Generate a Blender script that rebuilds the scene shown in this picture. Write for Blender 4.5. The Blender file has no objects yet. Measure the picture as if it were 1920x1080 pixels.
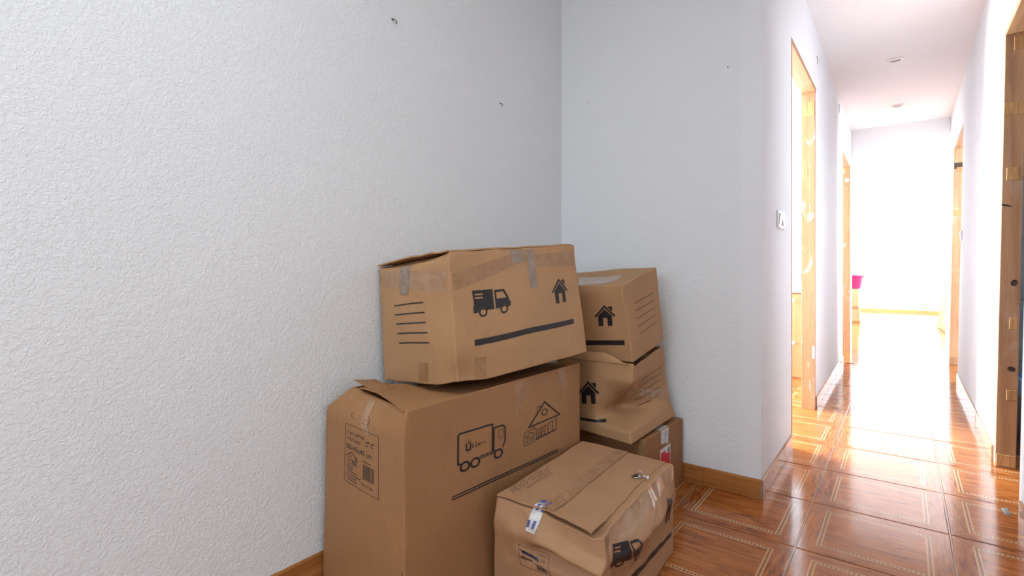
import bpy, bmesh, math, random
from mathutils import Vector, Matrix, noise
from mathutils.geometry import tessellate_polygon

# ---------------------------------------------------------------- camera, world, light, exposure
scene = bpy.context.scene
col = scene.collection
EYE = 0.95                                   # camera height above the tiles
YAW = math.atan(733 / 966)                   # turned left of the corridor axis (+Y)
cam_data = bpy.data.cameras.new('camera')
cam_data.sensor_width = 36.0
cam_data.lens = 36.0 * 966 / 1920
cam_data.shift_y = -35 / 1920
cam_data.clip_start = 0.02
cam = bpy.data.objects.new('camera', cam_data)
cam.location = (0, 0, EYE)
cam.rotation_euler = (math.pi / 2, 0, YAW)
col.objects.link(cam)
scene.camera = cam

world = bpy.data.worlds.new('daylight')
scene.world = world
world.use_nodes = True
world.node_tree.nodes['Background'].inputs[0].default_value = (0.80, 0.90, 1.0, 1)
world.node_tree.nodes['Background'].inputs[1].default_value = 1.0

def window_light(name, loc, rot, sx, sy, watts, color):
    d = bpy.data.lights.new(name, 'AREA')
    d.shape = 'RECTANGLE'; d.size = sx; d.size_y = sy
    d.energy = watts; d.color = color
    o = bpy.data.objects.new(name, d)
    o.location = loc; o.rotation_euler = rot
    col.objects.link(o)
    return o
R90 = math.pi / 2
# daylight falling in through each window opening (the openings are built further down)
DAY = (0.76, 0.89, 1.0)
window_light('rear_window_daylight', (-0.35, -2.70, 1.80), (R90, 0, 0), 1.9, 1.3, 58, (0.77, 0.90, 1.0))
window_light('living_window_daylight', (2.35, -0.65, 1.55), (R90, 0, R90), 2.5, 1.6, 20, (0.77, 0.90, 1.0))
window_light('side_room_daylight', (-3.25, 3.75, 1.5), (R90, 0, -R90), 1.6, 1.5, 760, DAY)
window_light('second_room_daylight', (-3.25, 6.0, 1.5), (R90, 0, -R90), 1.2, 1.4, 330, DAY)
window_light('far_room_daylight', (-3.25, 11.2, 1.45), (R90, 0, -R90), 4.0, 1.9, 1150, DAY)
window_light('far_room_balcony_daylight', (2.85, 10.8, 1.4), (R90, 0, R90), 3.6, 2.2, 1000, DAY)
window_light('bathroom_daylight', (2.35, 3.1, 1.7), (R90, 0, R90), 0.7, 0.7, 18, (0.86, 0.95, 1.0))
window_light('right_room_daylight', (2.35, 5.6, 1.5), (R90, 0, R90), 1.0, 1.2, 170, DAY)

scene.view_settings.view_transform = 'Standard'
scene.view_settings.look = 'None'
scene.view_settings.exposure = 0.0
scene.view_settings.gamma = 1.0
scene.view_settings.use_curve_mapping = False
random.seed(4)

# ---------------------------------------------------------------- helpers
def V(*a): return Vector(a)
def clamp(x, a=0.0, b=1.0): return max(a, min(b, x))
def sm(x, a, b):
    t = clamp((x - a) / (b - a)); return t * t * (3 - 2 * t)
def lerp(a, b, t): return a + (b - a) * t

def tag(o, label=None, cat=None, group=None, kind=None):
    if label: o['label'] = label
    if cat: o['category'] = cat
    if group: o['group'] = group
    if kind: o['kind'] = kind
    return o

def thing(name, label, cat, loc=(0, 0, 0), rotz=0.0, group=None):
    o = bpy.data.objects.new(name, None)
    o.empty_display_size = 0.05
    o.location = loc; o.rotation_euler = (0, 0, rotz)
    col.objects.link(o)
    return tag(o, label, cat, group)

def link_mesh(name, me, mat, parent=None, loc=None):
    o = bpy.data.objects.new(name, me)
    col.objects.link(o)
    if mat is not None and not me.materials: me.materials.append(mat)
    if parent is not None: o.parent = parent
    if loc is not None: o.location = loc
    return o

def mesh_from(name, verts, faces, smooth=False):
    me = bpy.data.meshes.new(name)
    me.from_pydata([tuple(v) for v in verts], [], faces)
    me.validate(); me.update()
    if smooth:
        for p in me.polygons: p.use_smooth = True
    return me

def bm_obj(name, bm, mat, parent=None, smooth=False, sharp=None):
    bmesh.ops.recalc_face_normals(bm, faces=bm.faces[:])
    me = bpy.data.meshes.new(name)
    bm.to_mesh(me); bm.free()
    if smooth:
        for p in me.polygons: p.use_smooth = True
        if sharp:
            try: me.set_sharp_from_angle(angle=math.radians(sharp))
            except Exception: pass
    return link_mesh(name, me, mat, parent)

HEX = [(0, 1, 3, 2), (4, 6, 7, 5), (0, 4, 5, 1), (2, 3, 7, 6), (0, 2, 6, 4), (1, 5, 7, 3)]
def add_hex(bm, c, bevel=0.0, seg=2):
    """c: 8 points ordered x fastest, then y, then z"""
    b2 = bmesh.new()
    vs = [b2.verts.new(p) for p in c]
    for f in HEX: b2.faces.new([vs[i] for i in f])
    bmesh.ops.recalc_face_normals(b2, faces=b2.faces[:])
    if bevel > 0:
        bmesh.ops.bevel(b2, geom=b2.edges[:], offset=bevel, segments=seg, affect='EDGES', profile=0.5)
    merge(bm, b2); b2.free()
def merge(bm, b2):
    m = {}
    for v in b2.verts: m[v] = bm.verts.new(v.co)
    for f in b2.faces:
        try: bm.faces.new([m[v] for v in f.verts])
        except ValueError: pass
def add_box(bm, x0, x1, y0, y1, z0, z1, bevel=0.0, seg=2):
    add_hex(bm, [(x, y, z) for z in (z0, z1) for y in (y0, y1) for x in (x0, x1)], bevel, seg)
def box_obj(name, x0, x1, y0, y1, z0, z1, mat, parent=None, bevel=0.0, smooth=False):
    bm = bmesh.new(); add_box(bm, x0, x1, y0, y1, z0, z1, bevel)
    return bm_obj(name, bm, mat, parent, smooth, 40)
def add_lathe(bm, prof, n=24, cx=0, cy=0, cz=0, close=True):
    rings = []
    for r, z in prof:
        rings.append([bm.verts.new((cx + r * math.cos(2 * math.pi * i / n), cy + r * math.sin(2 * math.pi * i / n), cz + z)) for i in range(n)])
    for a, b in zip(rings, rings[1:]):
        for i in range(n):
            bm.faces.new([a[i], a[(i + 1) % n], b[(i + 1) % n], b[i]])
    if close:
        bm.faces.new(rings[0][::-1]); bm.faces.new(rings[-1])
def add_tube(bm, pts, r, n=8, closed=False):
    pts = [Vector(p) for p in pts]; rings = []
    m = len(pts)
    for i, p in enumerate(pts):
        if closed: t = pts[(i + 1) % m] - pts[i - 1]
        else: t = pts[min(i + 1, m - 1)] - pts[max(i - 1, 0)]
        t.normalize()
        up = V(0, 0, 1) if abs(t.z) < 0.9 else V(1, 0, 0)
        a = t.cross(up).normalized(); b = t.cross(a).normalized()
        rr = r[i] if isinstance(r, (list, tuple)) else r
        rings.append([bm.verts.new(p + a * rr * math.cos(2 * math.pi * k / n) + b * rr * math.sin(2 * math.pi * k / n)) for k in range(n)])
    pairs = list(zip(rings, rings[1:])) + ([(rings[-1], rings[0])] if closed else [])
    for A, B in pairs:
        for k in range(n): bm.faces.new([A[k], A[(k + 1) % n], B[(k + 1) % n], B[k]])
    if not closed:
        bm.faces.new(rings[0][::-1]); bm.faces.new(rings[-1])

# ---------------------------------------------------------------- materials
def new_mat(name):
    m = bpy.data.materials.new(name); m.use_nodes = True
    nt = m.node_tree
    return m, nt, nt.nodes['Principled BSDF']
def N(nt, t, **kw):
    n = nt.nodes.new(t)
    for k, v in kw.items(): setattr(n, k, v)
    return n
def math_n(nt, op, a, b=None, c=None, cl=False):
    n = N(nt, 'ShaderNodeMath', operation=op); n.use_clamp = cl
    for i, x in enumerate((a, b, c)):
        if x is None: continue
        if isinstance(x, (int, float)): n.inputs[i].default_value = x
        else: nt.links.new(x, n.inputs[i])
    return n.outputs[0]
def mix_c(nt, f, a, b):
    n = N(nt, 'ShaderNodeMix', data_type='RGBA')
    for i, x in ((0, f), (6, a), (7, b)):
        if isinstance(x, (int, float)): n.inputs[i].default_value = x
        elif isinstance(x, tuple): n.inputs[i].default_value = (*x, 1) if len(x) == 3 else x
        else: nt.links.new(x, n.inputs[i])
    return n.outputs[2]
def pos_vec(nt, scale=(1, 1, 1), off=(0, 0, 0)):
    g = N(nt, 'ShaderNodeNewGeometry')
    mp = N(nt, 'ShaderNodeMapping')
    mp.inputs['Scale'].default_value = scale; mp.inputs['Location'].default_value = off
    nt.links.new(g.outputs['Position'], mp.inputs['Vector'])
    return mp.outputs[0]
def noise_n(nt, vec, scale, detail=3, rough=0.5, dist=0.0):
    n = N(nt, 'ShaderNodeTexNoise')
    n.inputs['Scale'].default_value = scale; n.inputs['Detail'].default_value = detail
    n.inputs['Roughness'].default_value = rough; n.inputs['Distortion'].default_value = dist
    nt.links.new(vec, n.inputs['Vector'])
    return n.outputs['Fac']
def ramp(nt, f, stops):
    r = N(nt, 'ShaderNodeValToRGB')
    e = r.color_ramp.elements
    while len(e) < len(stops): e.new(0.5)
    for i, (p, c) in enumerate(stops):
        e[i].position = p; e[i].color = (*c, 1) if len(c) == 3 else c
    nt.links.new(f, r.inputs[0])
    return r.outputs[0]
def bump(nt, bsdf, h, strength, dist):
    b = N(nt, 'ShaderNodeBump')
    b.inputs['Strength'].default_value = strength; b.inputs['Distance'].default_value = dist
    nt.links.new(h, b.inputs['Height']); nt.links.new(b.outputs[0], bsdf.inputs['Normal'])

def plain(name, c, rough=0.6, metal=0.0, vary=0.0, spec=0.5):
    m, nt, p = new_mat(name)
    p.inputs['Roughness'].default_value = rough; p.inputs['Metallic'].default_value = metal
    p.inputs['Specular IOR Level'].default_value = spec
    if vary:
        f = noise_n(nt, pos_vec(nt), 22, 4)
        nt.links.new(mix_c(nt, f, tuple(x * (1 - vary) for x in c), tuple(min(1, x * (1 + vary)) for x in c)), p.inputs['Base Color'])
    else:
        p.inputs['Base Color'].default_value = (*c, 1)
    return m

def plaster(name, c, grain, strength, dist):
    """sprayed drop plaster: blobs and short ridges in relief under white paint"""
    m, nt, p = new_mat(name)
    p.inputs['Roughness'].default_value = 0.75
    p.inputs['Specular IOR Level'].default_value = 0.25
    v = pos_vec(nt)
    a = noise_n(nt, v, grain, 4, 0.55, 0.6)
    b = noise_n(nt, v, grain * 0.42, 2, 0.5, 0.4)
    h = math_n(nt, 'ADD', math_n(nt, 'MULTIPLY', ramp(nt, a, [(0.40, (0, 0, 0)), (0.62, (1, 1, 1))]), 0.75), math_n(nt, 'MULTIPLY', b, 0.6))
    bump(nt, p, h, strength, dist)
    f = noise_n(nt, v, 1.3, 3)
    nt.links.new(mix_c(nt, f, tuple(x * 0.965 for x in c), c), p.inputs['Base Color'])
    return m

def cardboard(name, c, vary=0.10):
    m, nt, p = new_mat(name)
    p.inputs['Roughness'].default_value = 0.62
    p.inputs['Specular IOR Level'].default_value = 0.28
    v = pos_vec(nt)
    f1 = noise_n(nt, v, 5.0, 5, 0.6)
    f2 = noise_n(nt, pos_vec(nt, (1, 1, 0.12)), 170, 2)
    f3 = noise_n(nt, v, 60, 3)
    f = math_n(nt, 'ADD', math_n(nt, 'MULTIPLY', f1, 0.6), math_n(nt, 'ADD', math_n(nt, 'MULTIPLY', f2, 0.2), math_n(nt, 'MULTIPLY', f3, 0.2)))
    r = ramp(nt, f, [(0.32, tuple(x * (1 - vary) for x in c)), (0.68, tuple(x * (1 + vary) for x in c))])
    nt.links.new(r, p.inputs['Base Color'])
    h = math_n(nt, 'ADD', math_n(nt, 'MULTIPLY', f2, 0.5), noise_n(nt, v, 16, 4, 0.55, 0.5))
    bump(nt, p, h, 0.22, 0.004)
    return m

def tape(name, c, c2, rough=0.2):
    """thin glossy adhesive film stuck flat, mottled where air is caught under it"""
    m, nt, p = new_mat(name)
    p.inputs['Roughness'].default_value = rough
    p.inputs['Specular IOR Level'].default_value = 0.6
    v = pos_vec(nt)
    f = noise_n(nt, v, 26, 3, 0.55, 1.5)
    nt.links.new(ramp(nt, f, [(0.40, c), (0.62, c2)]), p.inputs['Base Color'])
    bump(nt, p, noise_n(nt, v, 14, 2, 0.5, 1.0), 0.25, 0.005)
    return m

def wood(name, dark, light, axis='z', scale=1.0, rough=0.55, paint=0.0):
    m, nt, p = new_mat(name)
    p.inputs['Roughness'].default_value = rough
    s = {'z': (22, 22, 1.6), 'y': (22, 1.6, 22), 'x': (1.6, 22, 22)}[axis]
    v = pos_vec(nt, tuple(x * scale for x in s))
    f = noise_n(nt, v, 1.0, 5, 0.62, 1.4)
    c = ramp(nt, f, [(0.28, dark), (0.72, light)])
    if paint:
        sp = noise_n(nt, pos_vec(nt, (1, 1, 0.6)), 9.0, 4, 0.6, 0.8)
        k = ramp(nt, sp, [(0.60, (0, 0, 0)), (0.68, (paint,) * 3)])
        c = mix_c(nt, k, c, (0.62, 0.58, 0.55))
    nt.links.new(c, p.inputs['Base Color'])
    bump(nt, p, f, 0.25, 0.002)
    return m

PITCH = 0.429
TX0, TY0 = -0.2945, 1.989                     # a crossing of the joints
def tile_material(name, joints):
    """glazed wood-look floor tile: mitred grain border, inlaid band of dark diamonds, burl centre"""
    m, nt, p = new_mat(name)
    g = N(nt, 'ShaderNodeNewGeometry')
    sx = N(nt, 'ShaderNodeSeparateXYZ'); nt.links.new(g.outputs['Position'], sx.inputs[0])
    tx = math_n(nt, 'DIVIDE', math_n(nt, 'SUBTRACT', sx.outputs[0], TX0 - 40 * PITCH), PITCH)
    ty = math_n(nt, 'DIVIDE', math_n(nt, 'SUBTRACT', sx.outputs[1], TY0 - 40 * PITCH), PITCH)
    fx = math_n(nt, 'FRACT', tx); fy = math_n(nt, 'FRACT', ty)
    dx = math_n(nt, 'MINIMUM', fx, math_n(nt, 'SUBTRACT', 1.0, fx))
    dy = math_n(nt, 'MINIMUM', fy, math_n(nt, 'SUBTRACT', 1.0, fy))
    d = math_n(nt, 'MINIMUM', dx, dy)
    side = math_n(nt, 'LESS_THAN', dx, dy)                       # 1 on the left/right arms of the border
    ix = math_n(nt, 'FLOOR', tx); iy = math_n(nt, 'FLOOR', ty)
    cmb = N(nt, 'ShaderNodeCombineXYZ'); nt.links.new(ix, cmb.inputs[0]); nt.links.new(iy, cmb.inputs[1])
    wn = N(nt, 'ShaderNodeTexWhiteNoise', noise_dimensions='3D'); nt.links.new(cmb.outputs[0], wn.inputs['Vector'])
    rnd = wn.outputs['Value']
    def grain(ax, sc, dist, det=5):
        c2 = N(nt, 'ShaderNodeCombineXYZ')
        kx, ky = (1.2, 10.0) if ax == 'x' else (10.0, 1.2)
        nt.links.new(math_n(nt, 'MULTIPLY', fx, kx * sc), c2.inputs[0])
        nt.links.new(math_n(nt, 'MULTIPLY', fy, ky * sc), c2.inputs[1])
        nt.links.new(math_n(nt, 'MULTIPLY', rnd, 37.0), c2.inputs[2])
        return noise_n(nt, c2.outputs[0], 1.0, det, 0.6, dist)
    gx = grain('x', 3.4, 0.8); gy = grain('y', 3.4, 0.8)
    gb = N(nt, 'ShaderNodeMix', data_type='FLOAT')
    nt.links.new(side, gb.inputs[0]); nt.links.new(gx, gb.inputs[2]); nt.links.new(gy, gb.inputs[3])
    border = ramp(nt, gb.outputs[0], [(0.34, (0.150, 0.036, 0.008)), (0.50, (0.32, 0.094, 0.021)), (0.68, (0.46, 0.165, 0.045))])
    gc = grain('x', 0.9, 3.4, 6)
    centre = ramp(nt, gc, [(0.33, (0.140, 0.032, 0.007)), (0.47, (0.33, 0.094, 0.019)), (0.66, (0.48, 0.160, 0.038))])
    c = mix_c(nt, math_n(nt, 'GREATER_THAN', d, 0.168), border, centre)
    band = math_n(nt, 'MULTIPLY', math_n(nt, 'GREATER_THAN', d, 0.128), math_n(nt, 'LESS_THAN', d, 0.168))
    tmix = N(nt, 'ShaderNodeMix', data_type='FLOAT')
    nt.links.new(side, tmix.inputs[0]); nt.links.new(fx, tmix.inputs[2]); nt.links.new(fy, tmix.inputs[3])
    cell = math_n(nt, 'MULTIPLY', math_n(nt, 'ABSOLUTE', math_n(nt, 'SUBTRACT', math_n(nt, 'FRACT', math_n(nt, 'MULTIPLY', tmix.outputs[0], 36.0)), 0.5)), 2.0)
    cross = math_n(nt, 'ABSOLUTE', math_n(nt, 'DIVIDE', math_n(nt, 'SUBTRACT', d, 0.148), 0.0120))
    dia = math_n(nt, 'LESS_THAN', math_n(nt, 'ADD', cell, cross), 1.0)
    bandc = mix_c(nt, dia, (0.60, 0.33, 0.15), (0.10, 0.035, 0.014))
    c = mix_c(nt, band, c, bandc)
    c = mix_c(nt, math_n(nt, 'MULTIPLY', rnd, 0.22), c, (0.42, 0.17, 0.062))
    rough = 0.13
    if joints:
        j = math_n(nt, 'LESS_THAN', d, 0.006)
        c = mix_c(nt, j, c, (0.34, 0.25, 0.19))
    nt.links.new(c, p.inputs['Base Color'])
    p.inputs['Roughness'].default_value = rough
    p.inputs['Specular IOR Level'].default_value = 0.22
    bump(nt, p, noise_n(nt, pos_vec(nt), 4.0, 2), 0.05, 0.004)
    return m

M = {}
M['plaster'] = plaster('drop_plaster_white', (0.80, 0.80, 0.80), 122, 0.40, 0.0036)
M['hall'] = plaster('hall_plaster_white', (0.82, 0.81, 0.82), 150, 0.22, 0.0026)
M['smooth'] = plain('smooth_white_paint', (0.84, 0.83, 0.83), 0.7, vary=0.02)
M['ceiling'] = plain('ceiling_white_paint', (0.84, 0.82, 0.82), 0.8, vary=0.015)
M['card'] = cardboard('kraft_cardboard', (0.420, 0.232, 0.111))
M['card_warm'] = cardboard('kraft_cardboard_warm', (0.330, 0.163, 0.069))
M['card_pale'] = cardboard('kraft_cardboard_pale', (0.400, 0.218, 0.112))
M['card_dark'] = cardboard('kraft_cardboard_dark', (0.300, 0.140, 0.056))
M['ink'] = plain('black_print', (0.016, 0.012, 0.012), 0.55)
M['ink_thin'] = plain('brown_black_print', (0.060, 0.036, 0.026), 0.6)
M['pen'] = plain('marker_pen', (0.10, 0.075, 0.06), 0.6)
M['blue_pen'] = plain('dark_blue_marker', (0.012, 0.012, 0.04), 0.5)
M['tape_clear'] = tape('clear_tape_on_board', (0.345, 0.190, 0.095), (0.405, 0.240, 0.138), 0.16)
M['tape_brown'] = tape('brown_tape', (0.300, 0.155, 0.068), (0.360, 0.195, 0.092), 0.25)
M['tape_grey'] = tape('grey_tape', (0.250, 0.175, 0.130), (0.320, 0.235, 0.180), 0.35)
M['tape_white'] = tape('white_printed_tape', (0.50, 0.46, 0.44), (0.66, 0.61, 0.58), 0.35)
M['print_blue'] = plain('blue_print', (0.10, 0.11, 0.30), 0.5)
M['white_paper'] = plain('white_paper', (0.70, 0.66, 0.64), 0.6)
M['red_paper'] = plain('red_paper', (0.62, 0.012, 0.030), 0.5, vary=0.12)
M['grey_print'] = plain('grey_print', (0.16, 0.15, 0.14), 0.6)
M['tile'] = tile_material('wood_look_tile', False)
M['tile_far'] = tile_material('wood_look_tile_with_joints', True)
M['mortar'] = plain('tile_mortar', (0.34, 0.25, 0.19), 0.85, vary=0.2)
M['skirting'] = wood('wood_look_skirting_tile', (0.29, 0.098, 0.024), (0.48, 0.205, 0.060), 'y', 0.9, 0.16)
M['skirting_x'] = wood('wood_look_skirting_tile_cross', (0.29, 0.098, 0.024), (0.48, 0.205, 0.060), 'x', 0.9, 0.16)
M['pine'] = wood('raw_pine', (0.38, 0.160, 0.066), (0.50, 0.245, 0.115), 'z', 1.0, 0.6, 0.55)
M['pine_y'] = wood('raw_pine_lengthwise', (0.38, 0.160, 0.066), (0.50, 0.245, 0.115), 'y', 1.0, 0.6, 0.5)
M['old_pine'] = wood('aged_pine', (0.30, 0.145, 0.066), (0.52, 0.28, 0.14), 'z', 0.8, 0.55, 0.12)
M['old_pine_y'] = wood('aged_pine_lengthwise', (0.30, 0.165, 0.080), (0.52, 0.31, 0.155), 'y', 0.8, 0.55, 0.3)
M['mid_pine'] = wood('weathered_pine', (0.42, 0.215, 0.100), (0.62, 0.36, 0.19), 'z', 0.9, 0.55, 0.2)
M['splint'] = wood('split_wood', (0.30, 0.130, 0.045), (0.66, 0.38, 0.15), 'z', 2.4, 0.7)
M['knot'] = plain('wood_knot', (0.055, 0.028, 0.016), 0.5, vary=0.4)
M['cabinet'] = wood('orange_beech', (0.25, 0.098, 0.030), (0.34, 0.150, 0.052), 'z', 0.8, 0.4)
M['white_plastic'] = plain('white_plastic', (0.82, 0.81, 0.80), 0.3)
M['steel'] = plain('zinc_steel', (0.46, 0.46, 0.45), 0.32, 1.0)
M['dark_steel'] = plain('dark_steel', (0.10, 0.10, 0.10), 0.4, 0.8)
M['pink'] = plain('pink_plastic', (0.72, 0.020, 0.12), 0.35)
M['blue_plastic'] = plain('blue_plastic', (0.015, 0.14, 0.40), 0.35)
M['maroon'] = plain('maroon_plastic', (0.045, 0.012, 0.012), 0.45)
M['grey_tile'] = plain('grey_glazed_tile', (0.27, 0.30, 0.33), 0.2, vary=0.05)
M['joint_grey'] = plain('grey_joint', (0.12, 0.13, 0.14), 0.8)
M['glass_lamp'] = plain('frosted_lamp_glass', (0.55, 0.52, 0.50), 0.25)
def glass_mat():
    m, nt, p = new_mat('window_pane')
    p.inputs['Base Color'].default_value = (0.9, 0.95, 0.95, 1)
    p.inputs['Roughness'].default_value = 0.03
    p.inputs['Alpha'].default_value = 0.06
    return m
M['glass'] = glass_mat()

# ---------------------------------------------------------------- the setting
CEIL = 2.6
X_LEFT = -1.43                                # nook and living area, left wall
Y_BACK = 2.315                                # nook, back wall
Y_REAR = -2.6
T = 0.075                                     # partition thickness
def XL(y): return -0.467 - 0.0045 * (y - Y_BACK)
def XR(y, z=0.0): return 0.357 + 0.003 * (y - 3.4) + 0.018 * z
L1 = (3.06, 4.03, 2.18); L2 = (6.15, 7.16, 2.16)      # openings: near, far, head height
R1 = (2.76, 3.42, 2.10); R2 = (5.70, 6.72, 2.17)
HALL_END = 7.42

def struct(o): o['kind'] = 'structure'; return o
def seg_left(bm, y0, y1, z0, z1):
    add_hex(bm, [(x, y, z) for z in (z0, z1) for y in (y0, y1) for x in (XL(y) - T, XL(y))])
def seg_right(bm, y0, y1, z0, z1):
    add_hex(bm, [(x, y, z) for z in (z0, z1) for y in (y0, y1) for x in (XR(y, z), XR(y, z) + T - 0.014)])

bm = bmesh.new(); add_box(bm, -3.4, 3.0, -2.9, 14.5, -0.12, -0.003)
floor = struct(bm_obj('floor', bm, M['tile_far']))
floor['label'] = 'glossy wood-look ceramic tile floor with inlaid bands'
bm = bmesh.new(); add_box(bm, -3.4, 3.0, -2.9, 14.5, CEIL, CEIL + 0.1)
ceiling = struct(bm_obj('ceiling', bm, M['ceiling']))
bm = bmesh.new(); add_box(bm, X_LEFT - 0.10, X_LEFT, Y_REAR - 0.1, Y_BACK + T, -0.1, CEIL)
struct(bm_obj('wall_left', bm, M['plaster']))
bm = bmesh.new(); add_box(bm, X_LEFT, XL(Y_BACK) - T, Y_BACK, Y_BACK + T, -0.1, CEIL)
struct(bm_obj('wall_back', bm, M['plaster']))
bm = bmesh.new()
seg_left(bm, Y_BACK, L1[0], -0.1, CEIL); seg_left(bm, L1[0], L1[1], L1[2], CEIL)
seg_left(bm, L1[1], L2[0], -0.1, CEIL); seg_left(bm, L2[0], L2[1], L2[2], CEIL)
seg_left(bm, L2[1], HALL_END, -0.1, CEIL)
bmesh.ops.remove_doubles(bm, verts=bm.verts[:], dist=1e-5)
struct(bm_obj('wall_hall_left', bm, M['hall']))
bm = bmesh.new()
seg_right(bm, 1.25, R1[0], -0.1, CEIL); seg_right(bm, R1[0], R1[1], R1[2], CEIL)
seg_right(bm, R1[1], R2[0], -0.1, CEIL); seg_right(bm, R2[0], R2[1], R2[2], CEIL)
seg_right(bm, R2[1], HALL_END, -0.1, CEIL)
bmesh.ops.remove_doubles(bm, verts=bm.verts[:], dist=1e-5)
struct(bm_obj('wall_hall_right', bm, M['hall']))

def wall_with_hole(name, axis, pos, thick, a0, a1, hole, mat, hole2=None):
    """axis 'x': wall across Y at x=pos; 'y': wall across X at y=pos; hole = (a, b, z0, z1)"""
    bm = bmesh.new()
    parts = [(a0, a1, -0.1, CEIL)] if hole is None else [
        (a0, hole[0], -0.1, CEIL), (hole[1], a1, -0.1, CEIL), (hole[0], hole[1], -0.1, hole[2]), (hole[0], hole[1], hole[3], CEIL)]
    if hole2:
        parts[0] = (a0, hole2[0], -0.1, CEIL)
        parts += [(hole2[1], hole[0], -0.1, CEIL), (hole2[0], hole2[1], -0.1, hole2[2]), (hole2[0], hole2[1], hole2[3], CEIL)]
    for p0, p1, z0, z1 in parts:
        if z1 - z0 < 1e-4: continue
        if axis == 'x': add_box(bm, pos, pos + thick, p0, p1, z0, z1)
        else: add_box(bm, p0, p1, pos, pos + thick, z0, z1)
    bmesh.ops.remove_doubles(bm, verts=bm.verts[:], dist=1e-5)
    return struct(bm_obj(name, bm, mat))
wall_with_hole('wall_rear', 'y', Y_REAR - 0.1, 0.1, X_LEFT, 2.2, (-1.30, 0.60, 1.15, 2.45), M['smooth'])
wall_with_hole('wall_living_right', 'x', 2.2, 0.1, Y_REAR - 0.1, 4.5, (2.75, 3.45, 1.35, 2.05), M['smooth'], (-1.9, 0.6, 0.75, 2.35))
wall_with_hole('wall_right_room', 'x', 2.2, 0.1, 4.5, 7.35, (5.1, 6.1, 0.9, 2.1), M['smooth'])
wall_with_hole('wall_bathroom_near', 'y', 1.25, 0.075, XR(1.25) + T + 0.02, 2.2, None, M['smooth'])
wall_with_hole('wall_bathroom_end', 'y', 4.45, 0.075, XR(4.45) + T + 0.045, 2.2, None, M['smooth'])
wall_with_hole('wall_outer_left', 'x', -3.2, 0.1, Y_BACK, 7.42, (5.40, 6.60, 0.80, 2.20), M['smooth'], (2.95, 4.55, 0.75, 2.25))
wall_with_hole('wall_side_room_near', 'y', Y_BACK, T, -3.1, X_LEFT - 0.1, None, M['smooth'])
wall_with_hole('wall_side_room_end', 'y', 5.25, 0.075, -3.1, XL(5.25) - T, None, M['smooth'])
wall_with_hole('wall_far', 'y', 14.2, 0.1, -3.2, 2.8, None, M['smooth'])
wall_with_hole('wall_far_left', 'x', -3.2, 0.1, 7.42, 14.2, (9.2, 13.2, 0.5, 2.4), M['smooth'])
wall_with_hole('wall_far_right', 'x', 2.7, 0.1, 7.35, 14.2, (9.0, 12.6, 0.3, 2.5), M['smooth'])
wall_with_hole('wall_far_near_left', 'y', HALL_END - 0.07, 0.07, -3.1, XL(HALL_END) - T, None, M['smooth'])
wall_with_hole('wall_far_near_right', 'y', HALL_END - 0.07, 0.07, XR(HALL_END) + T + 0.05, 2.7, None, M['smooth'])
# beam with rounded shoulders that closes the corridor towards the bright room
bm = bmesh.new()
xl, xr, zb = XL(HALL_END) , XR(HALL_END, 2.4), 2.26
pts = [(xl, CEIL), (xl, zb - 0.10)]
for i in range(1, 8):
    a = i / 8 * R90; pts.append((xl + 0.08 * (1 - math.cos(a)), zb - 0.10 + 0.08 * math.sin(a)))
for i in range(7, 0, -1):
    a = i / 8 * R90; pts.append((xr - 0.08 * (1 - math.cos(a)), zb - 0.10 + 0.08 * math.sin(a)))
pts += [(xr, zb - 0.10), (xr, CEIL)]
front = [bm.verts.new((x, HALL_END - 0.09, z)) for x, z in pts]
back = [bm.verts.new((x, HALL_END + 0.02, z)) for x, z in pts]
bm.faces.new(front); bm.faces.new(back[::-1])
for i in range(len(pts)): bm.faces.new([front[i], front[i - 1], back[i - 1], back[i]])
tag(struct(bm_obj('trim_1', bm, M['ceiling'])), 'white beam with rounded shoulders at the end of the corridor')

# windows (all outside the picture): frame, mullion, pane
def window(name, axis, pos, a0, a1, z0, z1, inward):
    bm = bmesh.new(); w = 0.06; d0, d1 = sorted((pos, pos + 0.05 * inward))
    def b(p0, p1, q0, q1):
        if axis == 'x': add_box(bm, d0, d1, p0, p1, q0, q1)
        else: add_box(bm, p0, p1, d0, d1, q0, q1)
    b(a0, a1, z0, z0 + w); b(a0, a1, z1 - w, z1); b(a0, a0 + w, z0 + w, z1 - w); b(a1 - w, a1, z0 + w, z1 - w)
    mid = (a0 + a1) / 2; b(mid - w / 2, mid + w / 2, z0 + w, z1 - w)
    o = struct(bm_obj(name, bm, M['white_plastic']))
    c = (d0 + d1) / 2
    for p0, p1 in ((a0 + w, mid - w / 2), (mid + w / 2, a1 - w)):
        bm = bmesh.new()
        if axis == 'x': add_box(bm, c - 0.002, c + 0.002, p0, p1, z0 + w, z1 - w)
        else: add_box(bm, p0, p1, c - 0.002, c + 0.002, z0 + w, z1 - w)
        bm_obj('pane', bm, M['glass'], o)
window('window_1', 'y', Y_REAR - 0.08, -1.30, 0.60, 1.15, 2.45, 1)
window('window_2', 'x', -3.18, 2.95, 4.55, 0.75, 2.25, 1)
window('window_3', 'x', -3.18, 9.2, 13.2, 0.5, 2.4, 1)
window('window_4', 'x', 2.78, 9.0, 12.6, 0.3, 2.5, -1)
window('window_5', 'x', 2.28, 2.75, 3.45, 1.35, 2.05, -1)

window('window_6', 'x', 2.28, -1.9, 0.6, 0.75, 2.35, -1)
window('window_7', 'x', -3.18, 5.40, 6.60, 0.80, 2.20, 1)
window('window_8', 'x', 2.28, 5.1, 6.1, 0.9, 2.1, -1)

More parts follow.
